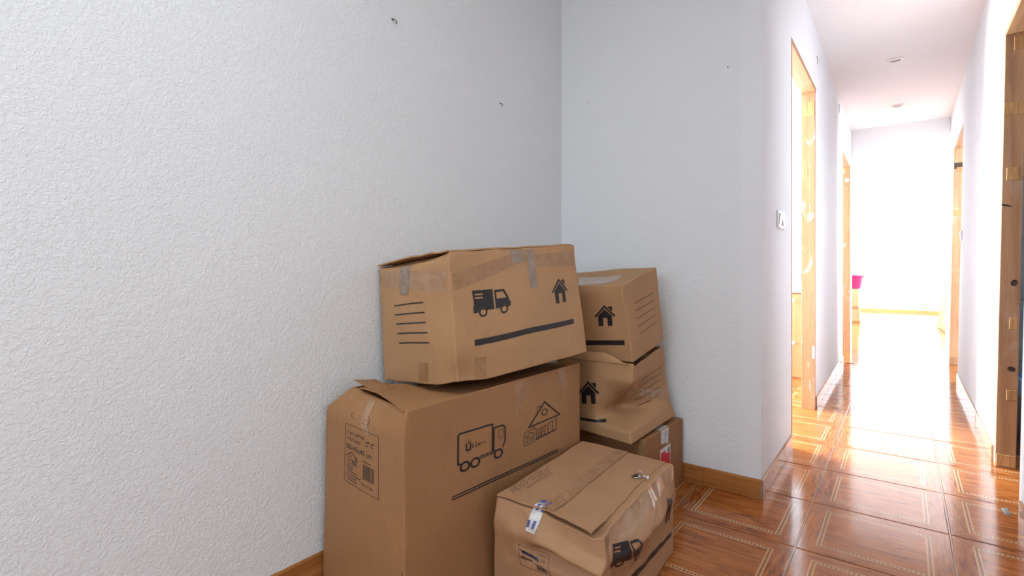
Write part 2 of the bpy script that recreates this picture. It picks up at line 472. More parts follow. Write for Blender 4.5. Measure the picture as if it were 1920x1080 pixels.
# floor tiles, one by one
G = 0.0046
h2 = PITCH / 2 - G / 2
tv = []
for zz, ins in ((-0.003, 0.0), (-0.0012, 0.0), (0.0, 0.0020)):
    for sx_, sy_ in ((-1, -1), (1, -1), (1, 1), (-1, 1)): tv.append((sx_ * (h2 - ins), sy_ * (h2 - ins), zz))
tf = [(8, 9, 10, 11)] + [(a + i, a + (i + 1) % 4, a + 4 + (i + 1) % 4, a + 4 + i) for a in (0, 4) for i in range(4)]
tile_me = mesh_from('tile', tv, tf); tile_me.materials.append(M['tile'])
def lay(i, j):
    o = bpy.data.objects.new('tile', tile_me)
    o.location = (TX0 + (i + 0.5) * PITCH, TY0 + (j + 0.5) * PITCH, random.uniform(-0.0004, 0.0004))
    o.rotation_euler = (random.uniform(-.0012, .0012), random.uniform(-.0012, .0012), 0)
    col.objects.link(o); o.parent = floor
for j in range(-5, 1):
    for i in range(-3, 2): lay(i, j)
for j in range(1, 18):
    for i in ((-3, -2, -1, 0, 1) if j < 8 else (-1, 0, 1)): lay(i, j)

# skirting tiles along the walls: a mortar bed with separate pieces in front of it
SK_H, SK_T = 0.082, 0.0085
def skirting(name, p0, p1, out, mat, label, first=0.0, lean=0.0, z_h=SK_H):
    """from p0 to p1 along the wall foot; out = unit vector into the room"""
    p0, p1, out = Vector(p0), Vector(p1), Vector(out)
    L = (p1 - p0).length; d = (p1 - p0) / L
    def prism(bm, a, b, t0, t1, z0, z1, cham=0.0):
        A, B = p0 + d * a, p0 + d * b
        prof = [(t0, z0), (t1, z0), (t1, z1 - cham), (t1 - cham * 0.8, z1), (t0, z1)]
        va = [bm.verts.new(A + out * t + V(0, 0, z)) for t, z in prof]
        vb = [bm.verts.new(B + out * t + V(0, 0, z)) for t, z in prof]
        bm.faces.new(va); bm.faces.new(vb[::-1])
        for k in range(5): bm.faces.new([va[k], va[k - 1], vb[k - 1], vb[k]])
    bm = bmesh.new(); prism(bm, 0, L, -0.003, SK_T * 0.45, 0.0, z_h * 0.97)
    par = struct(bm_obj(name, bm, M['mortar'])); par['label'] = label
    a = 0.0; step = first if first > 0 else PITCH
    while a < L - 0.01:
        b = min(L, a + step); step = PITCH
        bm = bmesh.new(); prism(bm, a + 0.0008, b - 0.0008, SK_T * 0.3, SK_T + random.uniform(-.0006, .0006), 0.0015, z_h + random.uniform(-.0008, .0008), 0.006)
        bm_obj('skirting_tile', bm, mat, par)
        a = b
skirting('baseboard_left', (X_LEFT, -1.0, 0), (X_LEFT, Y_BACK, 0), (1, 0, 0), M['skirting'], 'orange wood-look skirting tiles below the textured left wall', first=0.20)
skirting('baseboard_back', (X_LEFT, Y_BACK, 0), (XL(Y_BACK), Y_BACK, 0), (0, -1, 0), M['skirting_x'], 'orange wood-look skirting tiles below the back wall of the nook', first=0.30)
skirting('baseboard_hall_left', (XL(Y_BACK), Y_BACK, 0), (XL(L1[0]), L1[0] - 0.005, 0), (1, 0, 0), M['skirting'], 'short skirting beside the first left doorway', first=0.10)
skirting('baseboard_hall_left_middle', (XL(L1[1]), L1[1] + 0.02, 0), (XL(L2[0]), L2[0] - 0.02, 0), (1, 0, 0), M['skirting'], 'skirting between the two left doorways', first=0.05)
skirting('baseboard_hall_right', (XR(R1[1]), R1[1] + 0.04, 0), (XR(R2[0]), R2[0] - 0.02, 0), (-1, 0, 0), M['skirting'], 'skirting between the two right doorways', first=0.3)
skirting('baseboard_right', (XR(1.25), 1.25, 0), (XR(R1[0]), R1[0] - 0.06, 0), (-1, 0, 0), M['skirting'], 'skirting on the near right wall before the bathroom doorway')
skirting('baseboard_far', (-3.1, 14.2, 0), (2.7, 14.2, 0), (0, -1, 0), M['skirting_x'], 'yellowish skirting along the far wall of the bright room', z_h=0.062)

# ---------------------------------------------------------------- doorways with bare wooden frames (doors taken out)
def jamb_block(name, x0, x1, y0, y1, z0, z1, mat, parent, leanf=None):
    bm = bmesh.new()
    c = []
    for z in (z0, z1):
        s_ = leanf(z) if leanf else 0.0
        for y in (y0, y1):
            for x in (x0, x1): c.append((x + s_, y, z))
    add_hex(bm, c, 0.0015, 1)
    return bm_obj(name, bm, mat, parent)
def left_door(name, op, label, mat_z, mat_y):
    y0, y1, zt = op
    root = struct(jamb_block(name, XL(y1) - T - 0.004, XL(y1) + 0.002, y1 - 0.028, y1, 0.0, zt - 0.03, mat_z, None))
    root['label'] = label
    jamb_block('jamb', XL(y0) - T - 0.004, XL(y0) + 0.001, y0, y0 + 0.028, 0.0, zt - 0.03, mat_z, root)
    jamb_block('lintel', XL(y1) - T - 0.004, XL(y0) + 0.001, y0, y1, zt - 0.03, zt, mat_y, root)
    return root
d1 = left_door('door_1', L1, 'bare pine frame of the first doorway on the left of the corridor', M['pine'], M['pine_y'])
d2 = left_door('door_2', L2, 'bare pine frame of the second doorway on the left of the corridor', M['pine'], M['pine_y'])
def patch(name, root, x0, x1, y, z0, z1, mat, proud=0.004, leanf=None):
    return jamb_block(name, x0, x1, y - proud, y + 0.003, z0, z1, mat, root, leanf)
yj = L1[1] - 0.028; xj = XL(L1[1])
patch('hinge_patch', d1, xj - 0.066, xj - 0.002, yj, 1.985, 2.085, M['splint'])
patch('hinge_patch', d1, xj - 0.072, xj - 0.042, yj, 1.585, 1.635, M['splint'], 0.002)
patch('paint_chip', d1, xj - 0.016, xj + 0.001, yj, 0.345, 0.430, M['white_paper'], 0.001)
patch('paint_chip', d1, xj - 0.030, xj - 0.026, yj, 0.13, 0.20, M['white_paper'], 0.001)
yj = L2[1] - 0.028; xj = XL(L2[1])
patch('hinge_patch', d2, xj - 0.070, xj - 0.002, yj, 2.095, 2.13, M['splint'])
bm = bmesh.new(); add_lathe(bm, [(0.002, -0.012), (0.020, -0.006), (0.024, 0.004), (0.012, 0.012), (0.003, 0.014)], 12)
o = bm_obj('plaster_plug', bm, M['white_paper'], d2, True); o.rotation_euler = (R90, 0, 0.3); o.location = (xj - 0.03, yj - 0.004, 1.985)

def right_door(name, op, label, mat_z, mat_y):
    y0, y1, zt = op
    lf = lambda z: 0.018 * z
    root = struct(jamb_block(name, XR(y1) - 0.003, XR(y1) + T - 0.006, y1 - 0.03, y1, 0.0, zt - 0.03, mat_z, None, lf))
    root['label'] = label
    jamb_block('jamb', XR(y0) + 0.030, XR(y0) + T - 0.006, y0 - 0.004, y0 + 0.004, 0.0, zt - 0.03, mat_z, root, lf)
    jamb_block('lintel', XR(y1) - 0.003, XR(y1) + T - 0.006, y0, y1, zt - 0.03, zt, mat_y, root, lf)
    return root
d3 = right_door('door_3', R1, 'bare brown wooden frame of the near doorway on the right', M['old_pine'], M['old_pine_y'])
d4 = right_door('door_4', R2, 'bare brown wooden frame of the far doorway on the right', M['mid_pine'], M['old_pine_y'])
lf = lambda z: 0.018 * z
yj = R1[1] - 0.03; xj = XR(R1[1])
for z0, z1, xa, xb in ((1.99, 2.055, 0.028, 0.068), (1.685, 1.745, -0.003, 0.068), (1.375, 1.435, 0.012, 0.068),
                       (0.665, 0.720, 0.034, 0.068), (0.325, 0.375, 0.030, 0.066), (0.005, 0.062, 0.0, 0.068)):
    patch('hinge_patch', d3, xj + xa, xj + xb, yj, z0, z1, M['splint'], 0.004, lf)
for xk, zk, rx, rz in ((0.048, 0.885, 0.012, 0.016), (0.046, 0.475, 0.015, 0.012), (0.014, 1.255, 0.020, 0.004)):
    bm = bmesh.new(); add_lathe(bm, [(0.001, -0.0012), (0.7, -0.0010), (1.0, 0.0006)], 18, close=False)
    o = bm_obj('knot', bm, M['knot'], d3, True)
    o.scale = (rx, rz, 1); o.rotation_euler = (R90, 0.35, 0); o.location = (xj + xk + 0.018 * zk, yj - 0.0012, zk)
yj = R2[1] - 0.03; xj = XR(R2[1])
patch('hinge_patch', d4, xj, xj + 0.066, yj, 1.94, 2.00, M['knot'], 0.003, lf)
patch('hinge_patch', d4, xj + 0.02, xj + 0.06, yj, 1.915, 1.955, M['splint'], 0.005, lf)
patch('hinge_patch', d4, xj + 0.002, xj + 0.066, yj, 1.475, 1.535, M['splint'], 0.003, lf)
patch('base_block', d4, xj - 0.002, xj + 0.068, yj, 0.005, 0.085, M['old_pine'], 0.004, lf)

# ---------------------------------------------------------------- moving boxes
def nz(p, f, s=0.0): return noise.noise(Vector(p) * f + V(s, s * 1.7, -s))

class Carton:
    """A cardboard box: eight corners, soft edges and a field of dents. (u, v, w) run left-right, front-back, up."""
    def __init__(self, corners, dents, r=0.004):
        self.c = {k: Vector(p) for k, p in corners.items()}
        self.dents = dents; self.r = r
        c = self.c
        self.L = ((c['100'] - c['000']).length, (c['010'] - c['000']).length, (c['001'] - c['000']).length)
        self.ex = (c['100'] - c['000']).normalized(); self.ey = (c['110'] - c['100']).normalized(); self.ez = V(0, 0, 1)
    def tri(self, u, v, w):
        c = self.c
        a = lerp(lerp(c['000'], c['100'], u), lerp(c['010'], c['110'], u), v)
        b = lerp(lerp(c['001'], c['101'], u), lerp(c['011'], c['111'], u), v)
        return lerp(a, b, w)
    def pt(self, u, v, w):
        r = self.r; L = self.L
        p = [u * L[0], v * L[1], w * L[2]]
        q = [clamp(p[i], r, L[i] - r) for i in range(3)]
        d = [p[i] - q[i] for i in range(3)]
        n = math.sqrt(sum(x * x for x in d))
        if n > 1e-9: p = [q[i] + d[i] * r / n for i in range(3)]
        u, v, w = p[0] / L[0], p[1] / L[1], p[2] / L[2]
        P = self.tri(u, v, w)
        a, b, c = self.dents(u, v, w, P)
        return P + self.ex * a + self.ey * b + self.ez * c
    def face(self, f, a, b):
        if f == 'front': return self.pt(a, 0, b)
        if f == 'right': return self.pt(1, a, b)
        if f == 'top': return self.pt(a, b, 1)
        if f == 'back': return self.pt(1 - a, 1, b)
        if f == 'left': return self.pt(0, 1 - a, b)
        return self.pt(a, 1 - b, 0)
    def normal(self, f, a, b):
        e = 0.012
        p = self.face(f, clamp(a - e), clamp(b)); q = self.face(f, clamp(a + e), clamp(b))
        s = self.face(f, clamp(a), clamp(b - e)); t = self.face(f, clamp(a), clamp(b + e))
        return (q - p).cross(t - s).normalized()
    def on(self, f, a, b, off):
        return self.face(f, clamp(a, -0.02, 1.02), clamp(b, -0.02, 1.02)) + self.normal(f, clamp(a, .02, .98), clamp(b, .02, .98)) * off
    def lines(self, ax, n):
        r = self.r / self.L[ax]
        s = {0.0, 0.45 * r, r, 2.2 * r, 1 - 2.2 * r, 1 - r, 1 - 0.45 * r, 1.0}
        for i in range(1, n): s.add(i / n)
        return sorted(s)
    def body(self, name, mat, root, n=26):
        idx = {}; verts = []; faces = []
        Ls = [self.lines(i, n) for i in range(3)]
        org = root.location
        def vid(u, v, w):
            k = (round(u, 6), round(v, 6), round(w, 6))
            if k not in idx:
                idx[k] = len(verts); verts.append(self.pt(u, v, w) - org)
            return idx[k]
        def grid(A, B, fn, flip):
            for i in range(len(A) - 1):
                for j in range(len(B) - 1):
                    q = [vid(*fn(A[i], B[j])), vid(*fn(A[i + 1], B[j])), vid(*fn(A[i + 1], B[j + 1])), vid(*fn(A[i], B[j + 1]))]
                    faces.append(q[::-1] if flip else q)
        U, Vv, W = Ls
        grid(U, W, lambda a, b: (a, 0, b), False); grid(U, W, lambda a, b: (a, 1, b), True)
        grid(Vv, W, lambda a, b: (1, a, b), False); grid(Vv, W, lambda a, b: (0, a, b), True)
        grid(U, Vv, lambda a, b: (a, b, 1), False); grid(U, Vv, lambda a, b: (a, b, 0), True)
        return link_mesh(name, mesh_from(name, verts, faces, True), mat, root)

def plate(name, fn, mat, root, thick, na=14, nb=10, soft=True):
    """a sheet of board: fn(a, b) gives its upper side, thickened downwards along the local normal"""
    verts = []; faces = []; org = root.location
    top = {}; bot = {}
    for i in range(na + 1):
        for j in range(nb + 1):
            a, b = i / na, j / nb; e = 0.02
            p = fn(a, b)
            n = (fn(min(a + e, 1), b) - fn(max(a - e, 0), b)).cross(fn(a, min(b + e, 1)) - fn(a, max(b - e, 0)))
            n = n.normalized() if n.length > 1e-12 else V(0, 0, 1)
            top[i, j] = len(verts); verts.append(p - org)
            bot[i, j] = len(verts); verts.append(p - n * thick - org)
    for i in range(na):
        for j in range(nb):
            faces.append((top[i, j], top[i + 1, j], top[i + 1, j + 1], top[i, j + 1]))
            faces.append((bot[i, j + 1], bot[i + 1, j + 1], bot[i + 1, j], bot[i, j]))
    for i in range(na):
        faces.append((bot[i, 0], bot[i + 1, 0], top[i + 1, 0], top[i, 0])); faces.append((top[i, nb], top[i + 1, nb], bot[i + 1, nb], bot[i, nb]))
    for j in range(nb):
        faces.append((top[0, j], top[0, j + 1], bot[0, j + 1], bot[0, j])); faces.append((bot[na, j], bot[na, j + 1], top[na, j + 1], top[na, j]))
    me = mesh_from(name, verts, faces, soft)
    if soft:
        try: me.set_sharp_from_angle(angle=math.radians(50))
        except Exception: pass
    return link_mesh(name, me, mat, root)

def quad_ab(q, s, t):
    """bilinear inside a quad (bottom-left, bottom-right, top-right, top-left) of face coordinates"""
    a = lerp(Vector(q[0]), Vector(q[1]), s); b = lerp(Vector(q[3]), Vector(q[2]), s)
    return lerp(a, b, t)

class Ink:
    """flat print drawn in a W x H rectangle, then laid on a box face"""
    def __init__(self, W, H): self.W, self.H, self.t = W, H, []
    def poly(self, pts, holes=()):
        loops = [[Vector((x, y, 0)) for x, y in l] for l in [pts, *holes]]
        flat = [p for l in loops for p in l]
        for tri in tessellate_polygon(loops): self.t.append([flat[i].xy.copy() for i in tri])
    def rect(self, x0, y0, x1, y1): self.poly([(x0, y0), (x1, y0), (x1, y1), (x0, y1)])
    def stroke(self, pts, w, closed=False):
        pts = [Vector(p) for p in pts]
        if closed: pts = pts + [pts[0]]
        for a, b in zip(pts, pts[1:]):
            d = b - a
            if d.length < 1e-6: continue
            d = d.normalized() * (w / 2); n = Vector((-d.y, d.x))
            self.poly([tuple(a - d - n), tuple(b + d - n), tuple(b + d + n), tuple(a - d + n)])
    def ring(self, x, y, r0, r1, n=24, a0=0, a1=360):
        k = max(3, int(n * (a1 - a0) / 360))
        for i in range(k):
            A = math.radians(a0 + (a1 - a0) * i / k); B = math.radians(a0 + (a1 - a0) * (i + 1) / k)
            self.poly([(x + r0 * math.cos(A), y + r0 * math.sin(A)), (x + r1 * math.cos(A), y + r1 * math.sin(A)),
                       (x + r1 * math.cos(B), y + r1 * math.sin(B)), (x + r0 * math.cos(B), y + r0 * math.sin(B))])
    def text(self, s, x, y, size, sx=1.0, bold=0.0, shear=0.0):
        cu = bpy.data.curves.new('t', 'FONT'); cu.body = s; cu.size = size; cu.resolution_u = 2; cu.offset = bold; cu.shear = shear
        ob = bpy.data.objects.new('t', cu); col.objects.link(ob)
        me = bpy.data.meshes.new_from_object(ob)
        me.calc_loop_triangles()
        for tri in me.loop_triangles:
            self.t.append([Vector((x + me.vertices[i].co.x * sx, y + me.vertices[i].co.y)) for i in tri.vertices])
        bpy.data.objects.remove(ob); bpy.data.curves.remove(cu); bpy.data.meshes.remove(me)
    def lay(self, name, carton, f, q, mat, root, off=0.0007, maxlen=None):
        ml = maxlen or max(self.W, self.H) / 14
        todo = list(self.t); tris = []
        while todo:
            t = todo.pop()
            e = [((t[i] - t[(i + 1) % 3]).length, i) for i in range(3)]
            l, i = max(e)
            if l > ml and len(tris) < 20000:
                m = (t[i] + t[(i + 1) % 3]) / 2
                todo.append([t[i], m, t[(i + 2) % 3]]); todo.append([m, t[(i + 1) % 3], t[(i + 2) % 3]])
            else: tris.append(t)
        idx = {}; verts = []; faces = []
        org = root.location
        for t in tris:
            fc = []
            for p in t:
                k = (round(p.x, 4), round(p.y, 4))
                if k not in idx:
                    idx[k] = len(verts)
                    ab = quad_ab(q, p.x / self.W, p.y / self.H)
                    verts.append(carton.on(f, ab[0], ab[1], off) - org)
                fc.append(idx[k])
            if len(set(fc)) == 3:
                if (t[1] - t[0]).cross(t[2] - t[0]) < 0: fc = fc[::-1]
                faces.append(fc)
        return link_mesh(name, mesh_from(name, verts, faces), mat, root)

def strip(name, carton, f, q, mat, root, off=0.0005, n=14, m=6):
    """a piece of tape or paper stuck on a face"""
    verts = []; faces = []; org = root.location
    for i in range(n + 1):
        for j in range(m + 1):
            ab = quad_ab(q, i / n, j / m)
            verts.append(carton.on(f, ab[0], ab[1], off) - org)
    for i in range(n):
        for j in range(m):
            k = i * (m + 1) + j
            faces.append((k, k + m + 1, k + m + 2, k + 1))
    return link_mesh(name, mesh_from(name, verts, faces, True), mat, root)

def arc(cx, cy, r, a0, a1, n=8):
    return [(cx + r * math.cos(math.radians(a0 + (a1 - a0) * i / n)), cy + r * math.sin(math.radians(a0 + (a1 - a0) * i / n))) for i in range(n + 1)]
def ink_solid_truck():
    k = Ink(100, 64)
    cargo = [(0, 10), (0, 27), (3, 27), (0, 63), (51, 63), (54, 14), (36, 14)] + arc(24, 10, 11.5, 20, 160, 8) + [(9, 10)]
    k.poly(cargo, [[(6, 51), (26, 51), (26, 55), (6, 55)], [(6, 43), (26, 43), (26, 47), (6, 47)]])
    cab = [(58, 14), (55.5, 60), (82, 60), (95, 38), (96, 30), (100, 29), (100, 16), (95, 15), (92, 12)] + arc(81, 10, 11.5, 20, 160, 8) + [(68, 14)]
    k.poly(cab, [[(60, 54), (79, 54), (88, 38), (61, 38)]])
    for x in (24, 81): k.ring(x, 10, 6.8, 11.3)
    return k
def ink_solid_house():
    k = Ink(100, 100)
    k.poly([(0, 47), (7, 42), (50, 87), (93, 42), (100, 48), (50, 100)])
    k.poly([(66, 88), (66, 92), (86, 92), (86, 68)])
    k.poly([(17, 48), (50, 81), (83, 48), (83, 0), (61, 0), (61, 38), (40, 38), (40, 0), (17, 0)])
    return k
def ink_five_lines(t=5.0):
    k = Ink(100, 100)
    for i in range(5): k.rect(0, i * 24, 100, i * 24 + t * 0.8)
    return k
def ink_bar():
    k = Ink(100, 10); k.rect(0, 0, 100, 10); return k

CORNERS = {"B": {"000": [-1.4065, 0.9029, 0.002], "100": [-1.0079, 0.8757, 0.002], "010": [-1.3522, 1.7022, 0.002], "110": [-0.9535, 1.6751, 0.002], "001": [-1.4065, 0.9027, 0.5952], "101": [-1.0087, 0.875, 0.5902], "011": [-1.3522, 1.7021, 0.5953], "111": [-0.9533, 1.6751, 0.6058]},
           "A": {"000": [-1.3894, 1.1238, 0.5764], "100": [-0.9958, 1.0641, 0.6169], "010": [-1.2994, 1.7036, 0.6107], "110": [-0.9066, 1.6432, 0.652], "001": [-1.4183, 1.1178, 0.959], "101": [-1.031, 1.0532, 1.0], "011": [-1.3414, 1.6876, 0.9961], "111": [-0.9513, 1.6252, 1.039]},
           "E": {"000": [-1.183, 1.9109, 0.002], "100": [-0.7948, 1.897, 0.002], "010": [-1.1687, 2.3011, 0.002], "110": [-0.7796, 2.2879, 0.002], "001": [-1.183, 1.9109, 0.288], "101": [-0.7949, 1.8969, 0.2882], "011": [-1.1687, 2.3011, 0.288], "111": [-0.7815, 2.2865, 0.288]},
           "D": {"000": [-1.0946, 1.8439, 0.2994], "100": [-0.8205, 1.812, 0.2915], "010": [-1.1297, 2.2216, 0.2905], "110": [-0.8038, 2.2289, 0.3085], "001": [-1.1454, 1.8075, 0.5954], "101": [-0.81, 1.8221, 0.5943], "011": [-1.1463, 2.2111, 0.6086], "111": [-0.8399, 2.2037, 0.6337]},
           "C": {"000": [-1.206, 1.8528, 0.583], "100": [-0.8197, 1.8487, 0.5934], "010": [-1.2047, 2.1786, 0.6265], "110": [-0.8227, 2.1712, 0.6434], "001": [-1.2244, 1.7972, 0.8732], "101": [-0.8425, 1.7897, 0.8899], "011": [-1.2327, 2.1157, 0.9349], "111": [-0.8358, 2.1196, 0.9614]},
           "F": {"000": [-0.9630, 1.1750, 0.002], "100": [-0.5950, 1.1700, 0.002], "010": [-0.946, 1.6799, 0.002], "110": [-0.613, 1.7, 0.002], "001": [-0.9139, 1.1226, 0.3105], "101": [-0.5852, 1.1325, 0.2909], "011": [-0.944, 1.6774, 0.3151], "111": [-0.6084, 1.6971, 0.3002]}}

def dents_big(u, v, w, P):
    t = clamp((w - 0.895) / 0.105)
    a = 0.016 * w * (1 - u) + 0.062 * t * (1 - u) ** 1.3
    b = 0.050 * t * (1 - v) ** 2 * (1 - 0.80 * u) - 0.007 * math.sin(math.pi * u) * math.sin(math.pi * w) * (1 - v)
    a += 0.004 * math.sin(math.pi * v) * math.sin(math.pi * w) * u
    c = -0.035 * t * (1 - u) * sm(v, 0.12, 0.30)
    if w > 0.985:                                                # the open top sinks between the rims
        e = min(sm(u, 0.0, 0.06), sm(1 - u, 0.0, 0.06), sm(v, 0.005, 0.05), sm(1 - v, 0.0, 0.05))
        c -= 0.030 * e
    return (a + 0.0025 * nz(P, 5, 1), b + 0.0025 * nz(P, 5, 7), c)
def dents_truck(u, v, w, P):
    g = math.exp(-((1 - u) ** 2 / 0.03 + v ** 2 / 0.02 + w ** 2 / 0.03))
    a = -0.022 * g; b = 0.016 * g; c = 0.010 * g
    k = sm(w, 0.93, 1.0) * sm(0.10 - v, 0.0, 0.10)
    c -= 0.016 * k * (math.sin(math.pi * clamp(u * 1.02)) ** 0.6 if 0 < u < 0.98 else 0)
    b += 0.006 * k
    a += 0.005 * math.sin(math.pi * v) * math.sin(math.pi * w) * u
    b -= 0.006 * math.sin(math.pi * u) * math.sin(math.pi * w) * (1 - v)
    ridge = 0.004 * nz(P, 14, 3) * sm(abs(w - 0.5), 0.25, 0.5)
    return (a + 0.003 * nz(P, 6, 2) + ridge, b + 0.003 * nz(P, 6, 5) + ridge, c + 0.002 * nz(P, 9, 4))
def dents_upper(u, v, w, P):
    a = 0.004 * math.sin(math.pi * v) * math.sin(math.pi * w) * u
    k = sm(w, 0.90, 1.0) * (1 - v)
    b = 0.010 * k * math.sin(math.pi * u) + 0.003 * nz(P, 8, 3)
    c = -0.010 * sm(w, 0.9, 1.0) * math.sin(math.pi * clamp(u)) * math.sin(math.pi * clamp(v)) + 0.004 * nz(P, 9, 5) * w
    return (a + 0.003 * nz(P, 7, 8), b, c)
def dents_crushed(u, v, w, P):
    # the corner between front and right side is caved in above a flared foot
    prof = clamp((w - 0.15 + 0.05 * (1 - u)) / 0.09) * (1 - clamp((w - 0.30) / 0.46)) ** 1.2
    gr = clamp(1 - v / 0.95) ** 1.2 * u ** 3
    gf = clamp(1 - (1 - u) / 0.50) ** 1.2 * (1 - v) ** 3
    a = -0.115 * prof * gr - 0.03 * prof * gf
    b = 0.105 * prof * gf + 0.03 * prof * gr
    foot = sm(0.20 - w, 0.0, 0.2)
    a += 0.010 * foot * u; b -= 0.004 * foot * (1 - v)
    cr = 0.012 * (abs(nz(P, 12, 2)) - 0.25) * (u ** 2) * sm(w, 0.05, 0.2) * (1 - 0.6 * sm(w, 0.6, 0.9))
    a += cr; b += 0.007 * nz(P, 11, 9) * (1 - v) * sm(w, 0.1, 0.4)
    a -= 0.012 * u * sm(w, 0.2, 0.5) * (1 - sm(w, 0.55, 0.9)) * sm(v, 0.2, 0.6) * 0.6
    c = 0.0
    if w > 0.93: c -= 0.056 * sm(v, 0.0, 0.06) * sm(w, 0.93, 1.0) * (1 - 0.75 * sm(u, 0.93, 1.0))
    return (a, b, c)
def dents_low(u, v, w, P):
    return (0.003 * math.sin(math.pi * v) * math.sin(math.pi * w) * u + 0.002 * nz(P, 8, 6), 0.002 * nz(P, 8, 3), 0.002 * nz(P, 10, 4) * w)
def dents_front(u, v, w, P):
    # the top is pressed down: bevels along the front and right rims
    g = sm(w, 0.70, 1.0)
    right = math.sin(math.pi * clamp((1 - v) * 0.93 + 0.02)) ** 0.75
    a = -0.016 * g * u ** 2 * right + 0.034 * u ** 3 * clamp(1 - abs(w - 0.72 + 0.06 * v) / 0.28) * math.sin(math.pi * clamp(v * 0.93 + 0.05))
    b = 0.026 * g * (1 - v) ** 3 * (0.35 + 0.65 * math.sin(math.pi * clamp(u * 0.85 + 0.1)))
    # a fold hangs out below the front rim
    fold = clamp(1 - abs(w - 0.80 + 0.10 * u) / 0.09) * (1 - v) ** 6 * sm(u, 0.25, 0.65)
    b -= 0.024 * fold
    dentf = clamp(1 - abs(w - 0.66 + 0.08 * u) / 0.10) * (1 - v) ** 6 * sm(u, 0.1, 0.6)
    b += 0.022 * dentf
    bul = math.exp(-((u - 0.25) / 0.3) ** 2 - ((w - 0.78) / 0.2) ** 2) * (1 - v) ** 4
    b -= 0.010 * bul
    a -= 0.02 * math.exp(-((v - 0.16) / 0.10) ** 2 - ((w - 0.5) / 0.25) ** 2) * u ** 4
    c = -0.010 * g * math.exp(-((v - 0.3) / 0.35) ** 2) * u ** 2 + 0.003 * nz(P, 8, 2) * w
    if w > 0.93:                                                 # the rim and what lies under the lid sit lower
        c -= sm(w, 0.93, 1.0) * (0.004 + 0.008 * sm(u, 0.40, 0.52)) * sm(0.25 - v, 0.0, 0.2) * sm(0.99 - u, 0.0, 0.06)
    cr = 0.012 * (abs(nz(P, 13, 4)) - 0.2)
    return (a + 0.004 * nz(P, 9, 5) + cr * u ** 4 * sm(w, 0.1, 0.5), b + 0.004 * nz(P, 9, 1) + cr * (1 - v) ** 4 * sm(w, 0.3, 0.7), c)

BIG = Carton(CORNERS['B'], dents_big)
TRUCK = Carton(CORNERS['A'], dents_truck)
UPPER = Carton(CORNERS['C'], dents_upper)
CRUSHED = Carton(CORNERS['D'], dents_crushed, 0.005)
LOW = Carton(CORNERS['E'], dents_low)
FRONT = Carton(CORNERS['F'], dents_front, 0.006)

